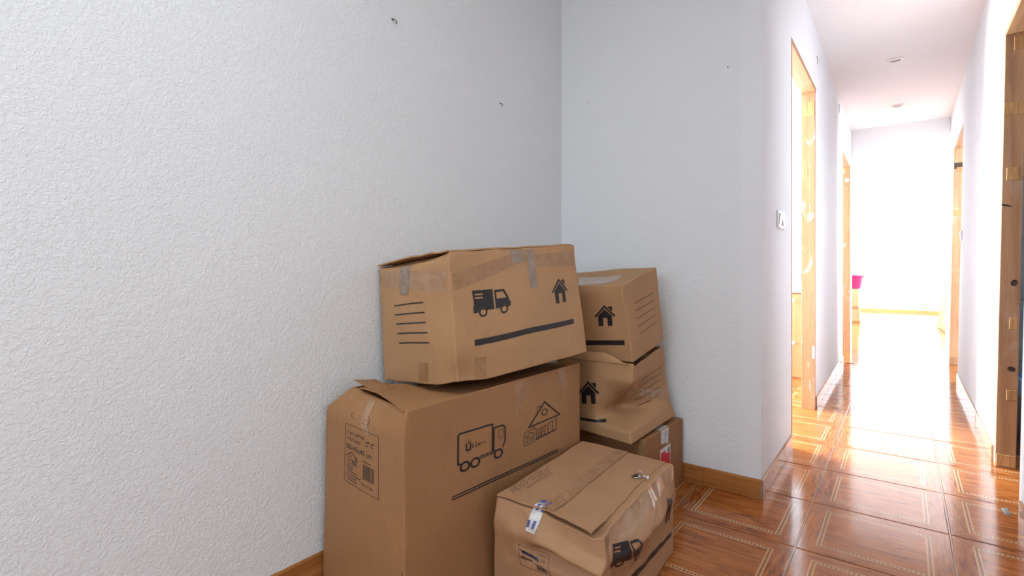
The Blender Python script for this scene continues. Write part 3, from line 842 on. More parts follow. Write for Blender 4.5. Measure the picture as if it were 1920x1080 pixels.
# where each print and tape sits on its face (left-right, bottom-top), from the lower left corner round
PRINT = {
    'big_label': [(0.309, 0.582), (0.74, 0.569), (0.727, 0.852), (0.297, 0.855)],
    'big_truck': [(0.225, 0.632), (0.476, 0.626), (0.477, 0.814), (0.231, 0.822)],
    'big_house': [(0.582, 0.629), (0.835, 0.632), (0.839, 0.827), (0.585, 0.839)],
    'big_lines': [(0.198, 0.521), (0.822, 0.517), (0.822, 0.535), (0.2, 0.54)],
    'big_tape1': [(0.535, 0.789), (0.579, 0.85), (0.602, 1.0), (0.536, 1.0)],
    'big_tape2': [(0.825, 0.884), (0.874, 0.884), (0.884, 1.0), (0.827, 1.0)],
    'big_tape3': [(0.522, 0.854), (0.612, 0.837), (0.529, 0.986), (0.433, 0.986)],
    'big_handle': [(0.391, 0.876), (0.629, 0.883), (0.559, 0.937), (0.314, 0.924)],
    'truck_lines': [(0.278, 0.322), (0.708, 0.327), (0.664, 0.654), (0.238, 0.652)],
    'truck_truck': [(0.131, 0.484), (0.386, 0.487), (0.4, 0.686), (0.132, 0.696)],
    'truck_house': [(0.731, 0.488), (0.875, 0.487), (0.884, 0.709), (0.726, 0.703)],
    'truck_bar': [(0.12, 0.274), (0.9, 0.284), (0.902, 0.329), (0.12, 0.321)],
    'truck_tape_f': [(0.338, 0.73), (0.459, 0.718), (0.52, 1.0), (0.334, 1.0)],
    'truck_tape_c': [(0.005, 0.822), (1.0, 0.697), (1.0, 0.857), (0.005, 0.96)],
    'truck_tape_r1': [(0.024, 0.706), (0.543, 0.885), (0.525, 0.975), (0.019, 0.839)],
    'truck_tape_r2': [(0.558, 0.648), (0.623, 0.648), (0.611, 0.982), (0.553, 0.982)],
    'truck_tape_r3': [(0.442, 0.873), (0.531, 0.877), (0.53, 0.984), (0.447, 0.981)],
    'truck_tape_r4': [(0.557, 0.833), (0.988, 0.81), (0.987, 0.934), (0.546, 0.936)],
    'truck_tape_b1': [(0.508, -0.0), (0.619, 0.0), (0.666, 0.174), (0.545, 0.171)],
    'truck_tape_b2': [(0.104, -0.0), (0.171, -0.0), (0.187, 0.179), (0.116, 0.175)],
    'upper_house': [(0.639, 0.461), (0.872, 0.478), (0.896, 0.755), (0.66, 0.741)],
    'upper_bar': [(0.368, 0.183), (0.934, 0.226), (0.937, 0.289), (0.379, 0.249)],
    'upper_lines': [(0.251, 0.296), (0.807, 0.3), (0.815, 0.707), (0.231, 0.715)],
    'upper_tape_top': [(0.477, 0.049), (0.781, 0.291), (0.753, 0.65), (0.194, 0.673)],
    'upper_tape_r': [(0.217, 0.058), (0.568, 0.049), (0.669, 0.792), (0.359, 0.782)],
    'crushed_house': [(0.218, 0.367), (0.593, 0.413), (0.576, 0.726), (0.265, 0.673)],
    'crushed_bar': [(0.208, 0.141), (0.675, 0.173), (0.697, 0.198), (0.218, 0.181)],
    'crushed_lines': [(0.376, 0.243), (0.803, 0.344), (0.874, 0.707), (0.29, 0.702)],
    'crushed_tape': [(0.099, 0.434), (0.992, 0.231), (0.993, 0.357), (-0.0, 0.626)],
    'low_white': [(0.378, 0.816), (0.573, 0.769), (0.595, 0.998), (0.39, 0.999)],
    'low_white_top': [(0.896, 0.399), (0.994, 0.392), (0.991, 0.598), (0.915, 0.605)],
    'low_red': [(0.34, 0.406), (0.603, 0.422), (0.626, 0.75), (0.349, 0.738)],
    'low_tape': [(0.938, 0.588), (0.995, 0.577), (0.994, 0.97), (0.938, 0.97)],
    'front_label': [(0.289, 0.437), (0.554, 0.452), (0.506, 0.602), (0.261, 0.633)],
    'front_blue_f': [(0.314, 0.752), (0.41, 0.774), (0.409, 0.848), (0.314, 0.846)],
    'front_marker': [(0.101, 0.051), (0.146, 0.411), (0.074, 0.46), (0.018, 0.096)],
    'front_truck': [(0.089, 0.617), (0.426, 0.446), (0.356, 0.759), (0.106, 0.863)],
    'front_bar': [(0.158, 0.3), (0.959, 0.226), (0.952, 0.272), (0.156, 0.366)],
    'front_house': [(0.816, 0.451), (0.931, 0.441), (0.9, 0.741), (0.74, 0.77)],
    'front_tape_mid': [(0.37, -0.0), (0.5, -0.0), (0.575, 0.932), (0.459, 0.95)],
    'front_tape_r': [(0.91, 0.058), (1.0, 0.05), (1.0, 0.996), (0.977, 0.994)],
    'front_hook': [(0.888, 0.655), (0.95, 0.72), (0.878, 0.709), (0.948, 0.782)],
}

def label_ink(code=True):
    k = Ink(100, 110)
    k.stroke([(0, 0), (100, 0), (100, 110), (0, 110)], 0.9, True)
    k.text('CAJA CARTON', 7, 93, 8.2, 0.95); k.text('MULTIUSOS', 7, 81, 8.2, 0.95)
    k.text('80x40x40 cm', 5, 64, 14.5, 0.98, 0.02)
    for x in (69, 83):
        k.ring(x, 88, 2.8, 4.6, 20, 30, 310)
        k.poly([(x + 5.6, 90), (x + 1.2, 91), (x + 4.2, 94.5)])
    k.stroke([(12, 38), (12, 50)], 1.0); k.stroke([(6, 50), (22, 60), (40, 49)], 1.8); k.stroke([(12, 38), (40, 38)], 1.2)
    k.stroke([(17, 53), (22, 53), (17, 49), (22, 46), (17, 44)], 0.9); k.stroke([(25, 39), (25, 45), (28, 47), (28, 40), (31, 46), (31, 39)], 1.2)
    for i in range(4): k.rect(34.5, 40 + i * 4, 39, 42.4 + i * 4)
    for i, (n, j) in enumerate(((22, 0), (18, 1), (33, 2), (43, 3), (31, 4), (34, 5))):
        x = 8
        while x < 8 + n:
            w = random.uniform(2.0, 5.0); k.rect(x, 32 - j * 5.2, min(x + w, 8 + n), 33.8 - j * 5.2); x += w + 1.0
    x = 56
    for i in range(7): k.rect(x, 53, x + 2.6, 55.2); x += 3.5
    x = 58
    while x < 88:
        w = random.choice((0.7, 1.1, 1.8)); k.rect(x, 22, x + w, 49); x += w + random.choice((0.7, 1.0, 1.5))
    k.text('Made in Spain', 55, 10, 6.6, 0.86)
    return k
def ink_outline_truck():
    k = Ink(127, 100)
    k.stroke([(2, 24), (2, 92)] + arc(8, 92, 6, 180, 90, 5) + [(84, 98)] + arc(84, 92, 6, 90, 0, 5) + [(90, 24)], 4.6)
    k.stroke([(2, 24), (8, 22)], 4.6)
    k.stroke([(94, 26), (94, 84)] + arc(98, 82, 4, 180, 90, 4) + [(114, 86)] + arc(114, 74, 12, 90, 10, 6) + [(126, 44), (120, 28)], 4.2)
    k.stroke([(94, 26), (99, 22)], 4.0)
    k.stroke([(108, 54), (108, 74), (110, 76), (118, 75), (120, 70), (120, 56), (118, 53), (110, 52)], 1.2, True)
    for x in (19, 45, 107): k.ring(x, 13, 8.0, 13.4)
    for y in (19, 24): k.stroke([(57, y), (97, y)], 2.8)
    k.stroke([(31, 12), (34, 12)], 5)
    k.text('\u00da', 20, 50, 25, 0.82, 0.9)
    k.text('lt', 35, 52, 15, 0.8, 0.1); k.text('I', 45, 52, 18, 0.8, 0.2); k.text('m', 51, 53, 16, 0.75, 0.15); k.text('os', 62, 54, 13, 0.8, 0.1)
    k.rect(20, 49.2, 36, 50.4); k.rect(45, 51.4, 50.5, 52.4); k.rect(45, 64.2, 50.5, 65.2)
    k.stroke([(28, 44), (15, 60), (28, 78), (40, 60)], 0.6, True)
    return k
def ink_outline_house():
    k = Ink(100, 100)
    k.stroke([(14, 46), (56, 100), (99, 50)], 4.0); k.stroke([(14, 46), (99, 50)], 3.6)
    k.stroke([(36, 74), (36, 92), (44, 92), (44, 84)], 1.6)
    k.ring(56, 72, 6.2, 8.8)
    k.stroke([(26, 40), (26, 46)], 1.4); k.stroke([(88, 10), (88, 49)], 2.0); k.stroke([(33, 7), (88, 10)], 3.8)
    k.stroke([(65, 9), (65, 36), (78, 38), (78, 10)], 1.6)
    for x, y in ((38, 30), (50, 33), (38, 18), (47, 19)): k.stroke([(x, y), (x + 8, y + 3), (x + 8, y - 6), (x, y - 8)], 1.3, True)
    k.stroke([(2, 2), (2, 32), (5, 36), (31, 38), (33, 33), (33, 6), (29, 2)], 1.3, True)
    k.stroke([(5, 22), (16, 32), (30, 24)], 1.2); k.stroke([(9, 8), (9, 24)], 1.0); k.stroke([(9, 8), (28, 9)], 1.0)
    k.stroke([(12, 22), (16, 24), (12, 18), (16, 15)], 0.8); k.stroke([(17, 9), (17, 16), (20, 17), (20, 10)], 0.9); k.stroke([(25, 10), (25, 22)], 2.0)
    return k

# --- large bottom box, beside the left wall
big = thing('cardboard_box', 'tall 80x40x40 cm cardboard box with outlined truck print, standing against left wall', 'box', (-1.18, 1.29, 0))
BIG.body('body', M['card_warm'], big, 30)
label_ink().lay('printed_label', BIG, 'front', PRINT['big_label'], M['ink_thin'], big)
ink_outline_truck().lay('printed_truck', BIG, 'right', PRINT['big_truck'], M['ink'], big)
ink_outline_house().lay('printed_house', BIG, 'right', PRINT['big_house'], M['ink'], big)
k = Ink(100, 5); k.rect(0, 0, 100, 1.7); k.rect(0, 3.3, 100, 5); k.rect(0, 0, .6, 5); k.rect(99.5, 0, 100, 5)
k.lay('printed_lines', BIG, 'right', PRINT['big_lines'], M['ink'], big)
for pts in ([(4, 20), (2, 15), (4, 9), (9, 6)], [(22, 3), (31, 2)] + arc(31, 11, 9, -90, 60, 8)):
    k = Ink(40, 26); k.stroke(pts, 0.8); k.lay('handle_cut', BIG, 'front', PRINT['big_handle'], M['ink_thin'], big)
strip('tape_strip', BIG, 'right', PRINT['big_tape1'], M['tape_brown'], big)
strip('tape_strip', BIG, 'right', PRINT['big_tape2'], M['tape_clear'], big)
strip('tape_strip', BIG, 'front', PRINT['big_tape3'], M['tape_clear'], big)
# two long flaps lie over the sunken top, their near ends standing a little proud of the front rim
def flap_left(a, b):
    p = BIG.tri(0.20 + 0.30 * a, 0.05 + 0.93 * b, 1.0)
    z = 0.012 - 0.046 * sm(b, 0.08, 0.20) * (1 - a * 0.55) - 0.006 * a + 0.004 * nz(p, 18, 2)
    return p + V(0, 0.018 * (1 - a) * (1 - b), z + 0.010 * math.exp(-(b / 0.05) ** 2))
def flap_right(a, b):
    p = BIG.tri(0.36 + 0.62 * a, 0.006 + 0.034 * (1 - a) + 0.96 * b, 1.0)
    lift = 0.022 * math.exp(-(b / 0.08) ** 2) * math.sin(math.pi * clamp(0.15 + 0.75 * a))
    return p + V(0, 0, -0.008 + 0.010 * (1 - a) - 0.022 * sm(b, 0.16, 0.3) * (1 - a) + lift + 0.003 * nz(p, 20, 5))
plate('flap', flap_left, M['card_warm'], big, 0.004, 10, 20)
plate('flap', flap_right, M['card_warm'], big, 0.004, 12, 20)
def slit(a, b): return BIG.on('front', 0.985 + 0.008 * a, 0.0 + 0.285 * b, 0.0008)
k = Ink(3, 60); k.poly([(0, 0), (2.6, 0), (1.7, 57), (0.6, 60)])
k.lay('corner_slit', BIG, 'front', [(0.972, 0.20), (0.992, 0.20), (0.992, 0.300), (0.972, 0.300)], M['ink'], big)

# --- box with solid truck print, leaning on top
trk = thing('cardboard_box', 'tilted cardboard box with solid black truck, house and thick bar, topmost on the tall box', 'box', (-1.16, 1.38, 0.575))
TRUCK.body('body', M['card'], trk, 30)
ink_five_lines(4.2).lay('printed_lines', TRUCK, 'front', PRINT['truck_lines'], M['ink'], trk)
ink_solid_truck().lay('printed_truck', TRUCK, 'right', PRINT['truck_truck'], M['ink'], trk)
ink_solid_house().lay('printed_house', TRUCK, 'right', PRINT['truck_house'], M['ink'], trk)
ink_bar().lay('printed_bar', TRUCK, 'right', PRINT['truck_bar'], M['ink'], trk)
strip('tape_strip', TRUCK, 'front', PRINT['truck_tape_f'], M['tape_grey'], trk, 0.0009)
strip('tape_strip', TRUCK, 'front', PRINT['truck_tape_c'], M['tape_clear'], trk)
strip('tape_strip', TRUCK, 'right', PRINT['truck_tape_r1'], M['tape_brown'], trk)
strip('tape_strip', TRUCK, 'right', PRINT['truck_tape_r2'], M['tape_grey'], trk, 0.0008)
strip('tape_strip', TRUCK, 'right', PRINT['truck_tape_r3'], M['tape_grey'], trk, 0.0010)
strip('tape_strip', TRUCK, 'right', PRINT['truck_tape_r4'], M['tape_brown'], trk)
strip('tape_strip', TRUCK, 'front', PRINT['truck_tape_b1'], M['tape_brown'], trk)
strip('tape_strip', TRUCK, 'right', PRINT['truck_tape_b2'], M['tape_brown'], trk)
def truck_flap(a, b):
    p = TRUCK.tri(0.0 + 1.0 * a, 0.0 + 0.97 * b, 1.0)
    return p + V(0, -0.002, 0.004 + 0.006 * math.exp(-(b / 0.08) ** 2) * math.sin(math.pi * a) + 0.003 * nz(p, 22, 4))
plate('flap', truck_flap, M['card'], trk, 0.0045, 22, 10)

# --- low box on the floor in the corner
low = thing('cardboard_box', 'plain brown cardboard box with red shipping label, lowest of the corner stack', 'box', (-0.98, 2.1, 0))
LOW.body('body', M['card_dark'], low, 16)
strip('tape_strip', LOW, 'right', PRINT['low_white'], M['tape_white'], low, 0.0007)
strip('tape_strip', LOW, 'top', PRINT['low_white_top'], M['tape_white'], low, 0.0007)
k = Ink(20, 40)
for i in range(9): k.rect(9 + (i % 2) * 1.5, 3 + i * 3.6, 12 + (i % 3) * 1.2, 4.6 + i * 3.6)
k.lay('tape_print', LOW, 'right', PRINT['low_white'], M['grey_print'], low, 0.0014)
strip('shipping_label', LOW, 'right', PRINT['low_red'], M['white_paper'], low, 0.0010)
q = PRINT['low_red']
k = Ink(100, 140); k.poly([(5, 4), (95, 4), (95, 92), (88, 92), (88, 84), (74, 98), (60, 95), (52, 108), (42, 122), (5, 118)])
k.lay('red_field', LOW, 'right', q, M['red_paper'], low, 0.0016)
k = Ink(100, 140)
for i in range(8): k.rect(72 + i * 2.6, 96, 73.4 + i * 2.6, 126)
k.lay('label_print', LOW, 'right', q, M['grey_print'], low, 0.0018)
strip('tape_strip', LOW, 'front', PRINT['low_tape'], M['tape_brown'], low)

# --- crushed box in the middle of the corner stack
cru = thing('cardboard_box', 'crushed cardboard box with caved-in corner, middle of the corner stack', 'box', (-0.98, 2.02, 0.29))
CRUSHED.body('body', M['card'], cru, 44)
ink_solid_house().lay('printed_house', CRUSHED, 'front', PRINT['crushed_house'], M['ink'], cru, 0.0012, 4)
ink_bar().lay('printed_bar', CRUSHED, 'front', PRINT['crushed_bar'], M['ink'], cru, 0.0012, 3)
ink_five_lines(2.6).lay('printed_lines', CRUSHED, 'right', PRINT['crushed_lines'], M['ink_thin'], cru, 0.0012, 4)
strip('tape_strip', CRUSHED, 'right', PRINT['crushed_tape'], M['tape_clear'], cru, 0.0010, 30, 6)
def crushed_flap(a, b):
    u = 0.02 + 0.93 * a
    p = CRUSHED.face('front', u, 0.985)
    h = 0.034 * (1 - sm(a, 0.66, 1.0)) * b
    return p + CRUSHED.ey * (-0.004 + 0.008 * b * b) + V(0, 0, h + 0.002 * nz(p, 25, 3))
plate('flap', crushed_flap, M['card'], cru, 0.0035, 24, 5)

# --- upper box of the corner stack
upp = thing('cardboard_box', 'cardboard box with small house print and open seam, top of the corner stack', 'box', (-1.0, 1.98, 0.58))
UPPER.body('body', M['card'], upp, 24)
ink_solid_house().lay('printed_house', UPPER, 'front', PRINT['upper_house'], M['ink'], upp)
ink_bar().lay('printed_bar', UPPER, 'front', PRINT['upper_bar'], M['ink'], upp)
ink_five_lines(2.8).lay('printed_lines', UPPER, 'right', PRINT['upper_lines'], M['ink_thin'], upp)
strip('tape_strip', UPPER, 'top', PRINT['upper_tape_top'], M['tape_clear'], upp)

# --- battered box in front
frt = thing('cardboard_box', 'battered cardboard box with pressed-in top and handwritten lettering, lying in front on the tiles', 'box', (-0.76, 1.4, 0))
FRONT.body('body', M['card_pale'], frt, 44)
k = Ink(100, 62)
k.stroke([(0, 0), (100, 0), (100, 62), (0, 62)], 1.2, True)
k.ring(7, 50, 1.5, 3.2, 12)
k.text('5 c m .', 60, 33, 15, 0.85, 0.05)
for i in range(5): k.rect(62 + i * 5.6, 50, 66.6 + i * 5.6, 52)
for i in range(7): k.rect(6 + i * 2.6, 22 + (i % 2) * 5, 8 + i * 2.6, 29 + (i % 2) * 4)
k.rect(26, 25, 46, 30); k.ring(11, 27, 3.5, 5, 14); k.ring(20, 27, 3.5, 5, 14)
for i in range(8): k.rect(52 + i * 3.4, 21, 54.6 + i * 3.4, 23.5)
x = 58
while x < 92:
    w = random.choice((0.9, 1.4, 2.2)); k.rect(x, 5, x + w, 19); x += w + random.choice((0.9, 1.3))
k.lay('printed_label', FRONT, 'front', PRINT['front_label'], M['ink_thin'], frt)
k = Ink(100, 62); k.stroke([(13, 46), (17, 43), (16, 48), (23, 42), (22, 47), (30, 41), (30, 45), (38, 39), (38, 44), (46, 38), (47, 42), (55, 36), (56, 40), (64, 33)], 5.0)
k.lay('scribble', FRONT, 'front', PRINT['front_label'], M['blue_pen'], frt, 0.0012)
# handwriting
GLY = {'V': [[(0, 10), (3, 0), (6, 10)]], 'A': [[(0, 0), (3, 10), (6, 0)], [(1, 4), (5, 4)]], 'S': [[(6, 9), (3, 10), (0.5, 8), (3, 5.5), (5.5, 3), (3, 0), (0, 1)]],
       'O': [[(3, 10), (0, 6), (1, 1), (4, 0), (6, 4), (5, 9), (3, 10)]], '-': [[(1, 5), (5, 5.5)]], 'I': [[(3, 0), (3.4, 10)]],
       'D': [[(1, 0), (1, 10), (5, 8), (6, 4), (4, 0), (1, 0)]], 'R': [[(1, 0), (1, 10), (5, 9), (5, 6), (1, 5), (6, 0)]]}
k = Ink(104, 10)
for i, ch in enumerate('VASOS-VIDRIO'):
    for s_ in GLY[ch]: k.stroke([(p[0] * 1.1 + i * 8.7, p[1] + random.uniform(-.4, .4)) for p in s_], 0.75)
k.stroke([(34, -4), (104, -4.5)], 0.7)
k.lay('handwriting', FRONT, 'top', PRINT['front_marker'], M['pen'], frt, 0.0108, 4)
tk = ink_solid_truck()
tk.lay('printed_truck', FRONT, 'right', PRINT['front_truck'], M['ink'], frt, 0.0012, 4)
ink_bar().lay('printed_bar', FRONT, 'right', PRINT['front_bar'], M['ink'], frt, 0.0012, 3)
ink_solid_house().lay('printed_house', FRONT, 'right', PRINT['front_house'], M['ink'], frt, 0.0012, 5)
strip('tape_strip', FRONT, 'right', [(0.05, 0.80), (0.97, 0.86), (0.99, 0.99), (0.03, 0.99)], M['tape_clear'], frt, 0.0010, 30, 6)
# lid flaps: two sheets meeting under a strip of tape, the near end lifted over the front
def lid_pt(u, v):
    p = FRONT.face('top', u, v)
    lift = (0.004 + 0.008 * sm(u, 0.40, 0.52)) * sm(0.25 - v, 0.0, 0.2) * sm(0.99 - u, 0.0, 0.06)
    return p + V(0, 0, lift)
def lid(a0, a1, s):
    def fn(a, b):
        u = lerp(a0, a1, a); v = lerp(0.012, 0.985, b)
        p = lid_pt(u, v)
        return p + V(0, -0.010 * math.exp(-(b / 0.05) ** 2), 0.0045 + 0.004 * math.exp(-(b / 0.10) ** 2) * (1 if s else 0.6) + 0.0015 * nz(p, 16, 3 + s))
    return fn
plate('flap', lid(0.015, 0.475, 0), M['card_pale'], frt, 0.004, 14, 26)
plate('flap', lid(0.480, 0.930, 1), M['card_pale'], frt, 0.004, 14, 26)
def lid_strip(name, u0, u1, v0, v1, mat, off, w_side=0.0):
    verts = []; faces = []; n, m = 6, 24
    for i in range(n + 1):
        for j in range(m + 1):
            u = lerp(u0, u1, i / n); v = lerp(v0, v1, j / m)
            p = lid_pt(u, v) + V(0, 0, 0.0058 + off + 0.004 * math.exp(-(v / 0.1) ** 2) + 0.0012 * abs(nz((u * 3, v * 9, 0), 3, 2)))
            verts.append(p - frt.location)
    for i in range(n):
        for j in range(m):
            q0 = i * (m + 1) + j; faces.append((q0, q0 + m + 1, q0 + m + 2, q0 + 1))
    return link_mesh(name, mesh_from(name, verts, faces, True), mat, frt)
lid_strip('tape_strip', 0.425, 0.545, 0.0, 0.98, M['tape_clear'], 0.0012)
# white tape with blue print, folded over the front rim
def rim_tape(off):
    rows = []
    for j in range(12):
        t = j / 11; r = []
        for i in range(5):
            u = 0.345 + 0.095 * i / 4
            if t < 0.45:
                v = 0.085 * (1 - t / 0.45); p = lid_pt(u + 0.03 * (1 - t), v) + V(0, -0.010 * math.exp(-(v / 0.05) ** 2), 0.0095 + off)
            else:
                b = 1.0 - 0.20 * (t - 0.45) / 0.55; p = FRONT.on('front', u - 0.03 * (t - 0.45), b, 0.002 + off)
            r.append(p)
        rows.append(r)
    return rows
def sheet(name, rows, mat, root):
    n = len(rows[0]); verts = [p - root.location for r in rows for p in r]
    faces = [(j * n + i, (j + 1) * n + i, (j + 1) * n + i + 1, j * n + i + 1) for j in range(len(rows) - 1) for i in range(n - 1)]
    return link_mesh(name, mesh_from(name, verts, faces, True), mat, root)
rt = rim_tape(0.0)
sheet('printed_tape', rt, M['tape_white'], frt)
r2 = rim_tape(0.0012)
for a, b, c, d in ((0, 2, 0, 2), (0, 3, 3, 4), (3, 5, 1, 2), (8, 10, 0, 1), (8, 10, 2, 3), (4, 5, 3, 4)):
    sheet('tape_print', [row[c:d + 1] for row in r2[a:b + 1]], M['print_blue'], frt)

# ---------------------------------------------------------------- small things
# eyebolt, washer and plastic plug left on the front box
def on_lid(u, v): return FRONT.face('top', u, v) + V(0, 0, 0.0072)
c0 = on_lid(0.86, 0.672)
hk = thing('ceiling_hook', 'small zinc eye hook with washer and white plug lying on the front box', 'hook', tuple(c0))
bm = bmesh.new(); add_lathe(bm, [(0.0045, 0.0), (0.0125, 0.0), (0.0135, 0.0012), (0.0125, 0.0026), (0.0045, 0.0026)], 24, close=False)
bm_obj('washer', bm, M['steel'], hk, True, 40)
bm = bmesh.new()
ring = [(0.010 + 0.0075 * math.cos(a), 0.006 * math.cos(a) * 0.4 + 0.004, 0.0105 + 0.0085 * math.sin(a)) for a in [2 * math.pi * i / 20 for i in range(20)]]
add_tube(bm, ring, 0.0017, 8, True); bm_obj('eye_ring', bm, M['steel'], hk, True)
bm = bmesh.new(); add_tube(bm, [(-0.006, -0.001, 0.003), (0.0, 0.001, 0.006), (0.006, 0.003, 0.0085)], 0.003, 8); bm_obj('nut', bm, M['dark_steel'], hk, True)
bm = bmesh.new(); add_tube(bm, [(0.012, 0.004, 0.006), (0.022, 0.006, 0.004), (0.030, 0.006, 0.004)], [0.0022, 0.0030, 0.0022], 8); bm_obj('screw', bm, M['steel'], hk, True)
bm = bmesh.new(); add_lathe(bm, [(0.003, -0.006), (0.0065, -0.004), (0.0075, 0.002), (0.005, 0.006), (0.002, 0.007)], 10); 
o = bm_obj('wall_plug', bm, M['white_paper'], hk, True); o.scale = (0.65, 0.65, 0.65); o.location = (0.034, 0.006, 0.004); o.rotation_euler = (1.1, 0.4, 0.3)

# added light panel under the ceiling, out of view, standing in for bounced fill
lp = thing('fill_panel', 'square flat white panel added out of view above the camera as fill light', 'lamp', (-0.15, 0.0, CEIL))
box_obj('housing', -0.46, 0.46, -0.46, 0.46, -0.035, 0.0, M['white_plastic'], lp, 0.004)
ld = bpy.data.lights.new('fill_light', 'AREA'); ld.shape = 'SQUARE'; ld.size = 0.86; ld.energy = 22; ld.color = (0.88, 0.96, 1.0)
lo = bpy.data.objects.new('fill_light', ld); col.objects.link(lo); lo.parent = lp; lo.location = (0, 0, -0.042)

# hooks and nails in the walls
def wall_hook(loc, rotz, label, mat, s=1.0, curl=True):
    t = thing('wall_hook', label, 'hook', loc, rotz)
    bm = bmesh.new()
    if curl:
        pts = [(0, 0.004, 0.004), (0, -0.008, 0.002), (0, -0.013, -0.002), (0, -0.0145, -0.008), (0, -0.011, -0.012), (0, -0.007, -0.010)]
        pts = [(p[0] + 0.003 * i, p[1], p[2]) for i, p in enumerate(pts)]
    else:
        pts = [(0, 0.006, 0.0), (0, -0.012, 0.001), (0.001, -0.016, 0.002)]
    add_tube(bm, [tuple(x * s for x in p) for p in pts], 0.0019 * s, 8); bm_obj('shank', bm, mat, t, True)
    bm = bmesh.new(); add_lathe(bm, [(0.001, 0.0), (0.0055 * s, 0.0008), (0.005 * s, 0.0022), (0.002 * s, 0.003)], 12)
    o = bm_obj('plug', bm, M['grey_print'] if curl else M['white_paper'], t, True); o.rotation_euler = (R90, 0, 0); o.location = (0, 0.0005, 0.003 * s)
    return t
wall_hook((X_LEFT, 1.189, 1.826), R90, 'curled grey metal hook high on the left wall, nearest the camera', M['dark_steel'], 0.9)
wall_hook((X_LEFT, 1.798, 1.687), R90, 'small dark metal hook on the left wall close to the corner', M['dark_steel'], 0.7)
wall_hook((-1.268, Y_BACK, 1.793), 0.0, 'tiny grey nail in the back wall just right of the corner', M['steel'], 0.7, False)
wall_hook((-0.596, Y_BACK, 1.813), 0.0, 'small grey nail high on the back wall near its free edge', M['steel'], 0.85, False)

# light switches
def switch(loc, rotz, label, w=0.15, h=0.08):
    t = thing('light_switch', label, 'switch', loc, rotz)
    bm = bmesh.new(); add_box(bm, -w / 2, w / 2, -0.009, 0, -h / 2, h / 2, 0.003); bm_obj('plate', bm, M['white_plastic'], t, True, 40)
    n = 2 if w > 0.1 else 1
    for i in range(n):
        cx_ = (i - (n - 1) / 2) * w * 0.44
        bm = bmesh.new()
        a = 0.0035 if i % 2 else -0.0035
        x0, x1, z0, z1 = cx_ - w * 0.165, cx_ + w * 0.165, -h * 0.32, h * 0.32
        add_hex(bm, [(x0, -0.0125 - a, z0), (x1, -0.0125 - a, z0), (x0, -0.008, z0), (x1, -0.008, z0),
                     (x0, -0.0125 + a, z1), (x1, -0.0125 + a, z1), (x0, -0.008, z1), (x1, -0.008, z1)], 0.001, 1)
        bm_obj('rocker', bm, M['white_plastic'], t)
        for sx_ in (x0 - 0.0012, x1 + 0.0012): box_obj('groove', sx_ - 0.0008, sx_ + 0.0008, -0.0095, -0.008, z0, z1, M['grey_print'], t)
    return t
switch((XL(2.735), 2.735, 1.185), R90, 'white double light switch beside the first left doorway', 0.17, 0.082)
switch((XR(5.60, 1.225), 5.60, 1.225), -R90, 'white light switch on the right corridor wall before the far doorway', 0.08, 0.085)

# recessed downlights
def downlight(y, label):
    t = thing('ceiling_downlight', label, 'lamp', (-0.047, y, CEIL), 0, 'downlights along the corridor ceiling')
    bm = bmesh.new(); add_lathe(bm, [(0.045, 0.0), (0.056, 0.0), (0.058, -0.004), (0.052, -0.008), (0.040, -0.007), (0.036, -0.001), (0.045, 0.0)], 32, close=False)
    bm_obj('trim_ring', bm, M['white_plastic'], t, True)
    bm = bmesh.new(); add_lathe(bm, [(0.001, -0.0015), (0.036, -0.001), (0.0365, 0.0), (0.001, 0.0)], 28, close=False)
    bm_obj('lamp_glass', bm, M['glass_lamp'], t, True)
    for s_ in (-1, 1):
        bm = bmesh.new(); add_box(bm, s_ * 0.047 - 0.004, s_ * 0.047 + 0.004, -0.003, 0.003, -0.009, -0.006); bm_obj('clip', bm, M['steel'], t)
downlight(5.056, 'round recessed ceiling light nearer the camera')
downlight(6.482, 'round recessed ceiling light farther down the corridor')

# loose wires sticking out of the left corridor wall
def wire(y, z0, z1, label):
    x = XL(y)
    t = thing('wall_wire', label, 'wire', (x, y, z0))
    bm = bmesh.new(); add_tube(bm, [(-0.004, 0, z1 - z0), (0.004, 0, z1 - z0 - 0.004), (0.007, 0.001, (z1 - z0) * 0.5), (0.004, 0.002, 0.012)], 0.0016, 6); bm_obj('lead', bm, M['dark_steel'], t, True)
    bm = bmesh.new(); add_tube(bm, [(0.004, 0.002, 0.012), (0.005, 0.003, 0.0)], 0.0012, 6); bm_obj('bare_end', bm, M['steel'], t, True)
wire(4.10, 2.36, 2.42, 'short black wire end in the wall above the first left doorway')
wire(5.73, 2.42, 2.51, 'thin dark wire hanging on the corridor wall between the left doorways')

# splinter of wood on the tiles
bm = bmesh.new(); add_hex(bm, [(0, 0, 0.001), (0.07, 0.006, 0.001), (0, 0.012, 0.001), (0.07, 0.014, 0.001), (0.004, 0.001, 0.006), (0.066, 0.007, 0.005), (0.002, 0.010, 0.007), (0.068, 0.013, 0.004)])
o = tag(bm_obj('wood_splinter', bm, M['knot']), 'dark sliver of wood lying on the corridor tiles', 'splinter'); o.location = (-0.46, 6.20, 0); o.rotation_euler = (0, 0, -0.1)
bm = bmesh.new(); add_hex(bm, [(0, 0, 0.0005), (0.018, 0.004, 0.0005), (-0.004, 0.07, 0.0005), (0.016, 0.075, 0.0005), (0.002, 0.004, 0.004), (0.015, 0.006, 0.003), (0.0, 0.066, 0.004), (0.014, 0.07, 0.005)])
o = tag(bm_obj('plaster_crumb', bm, M['grey_print']), 'grey crumb of old mortar on the tiles at the near right wall', 'crumb'); o.location = (0.315, 2.74, 0)

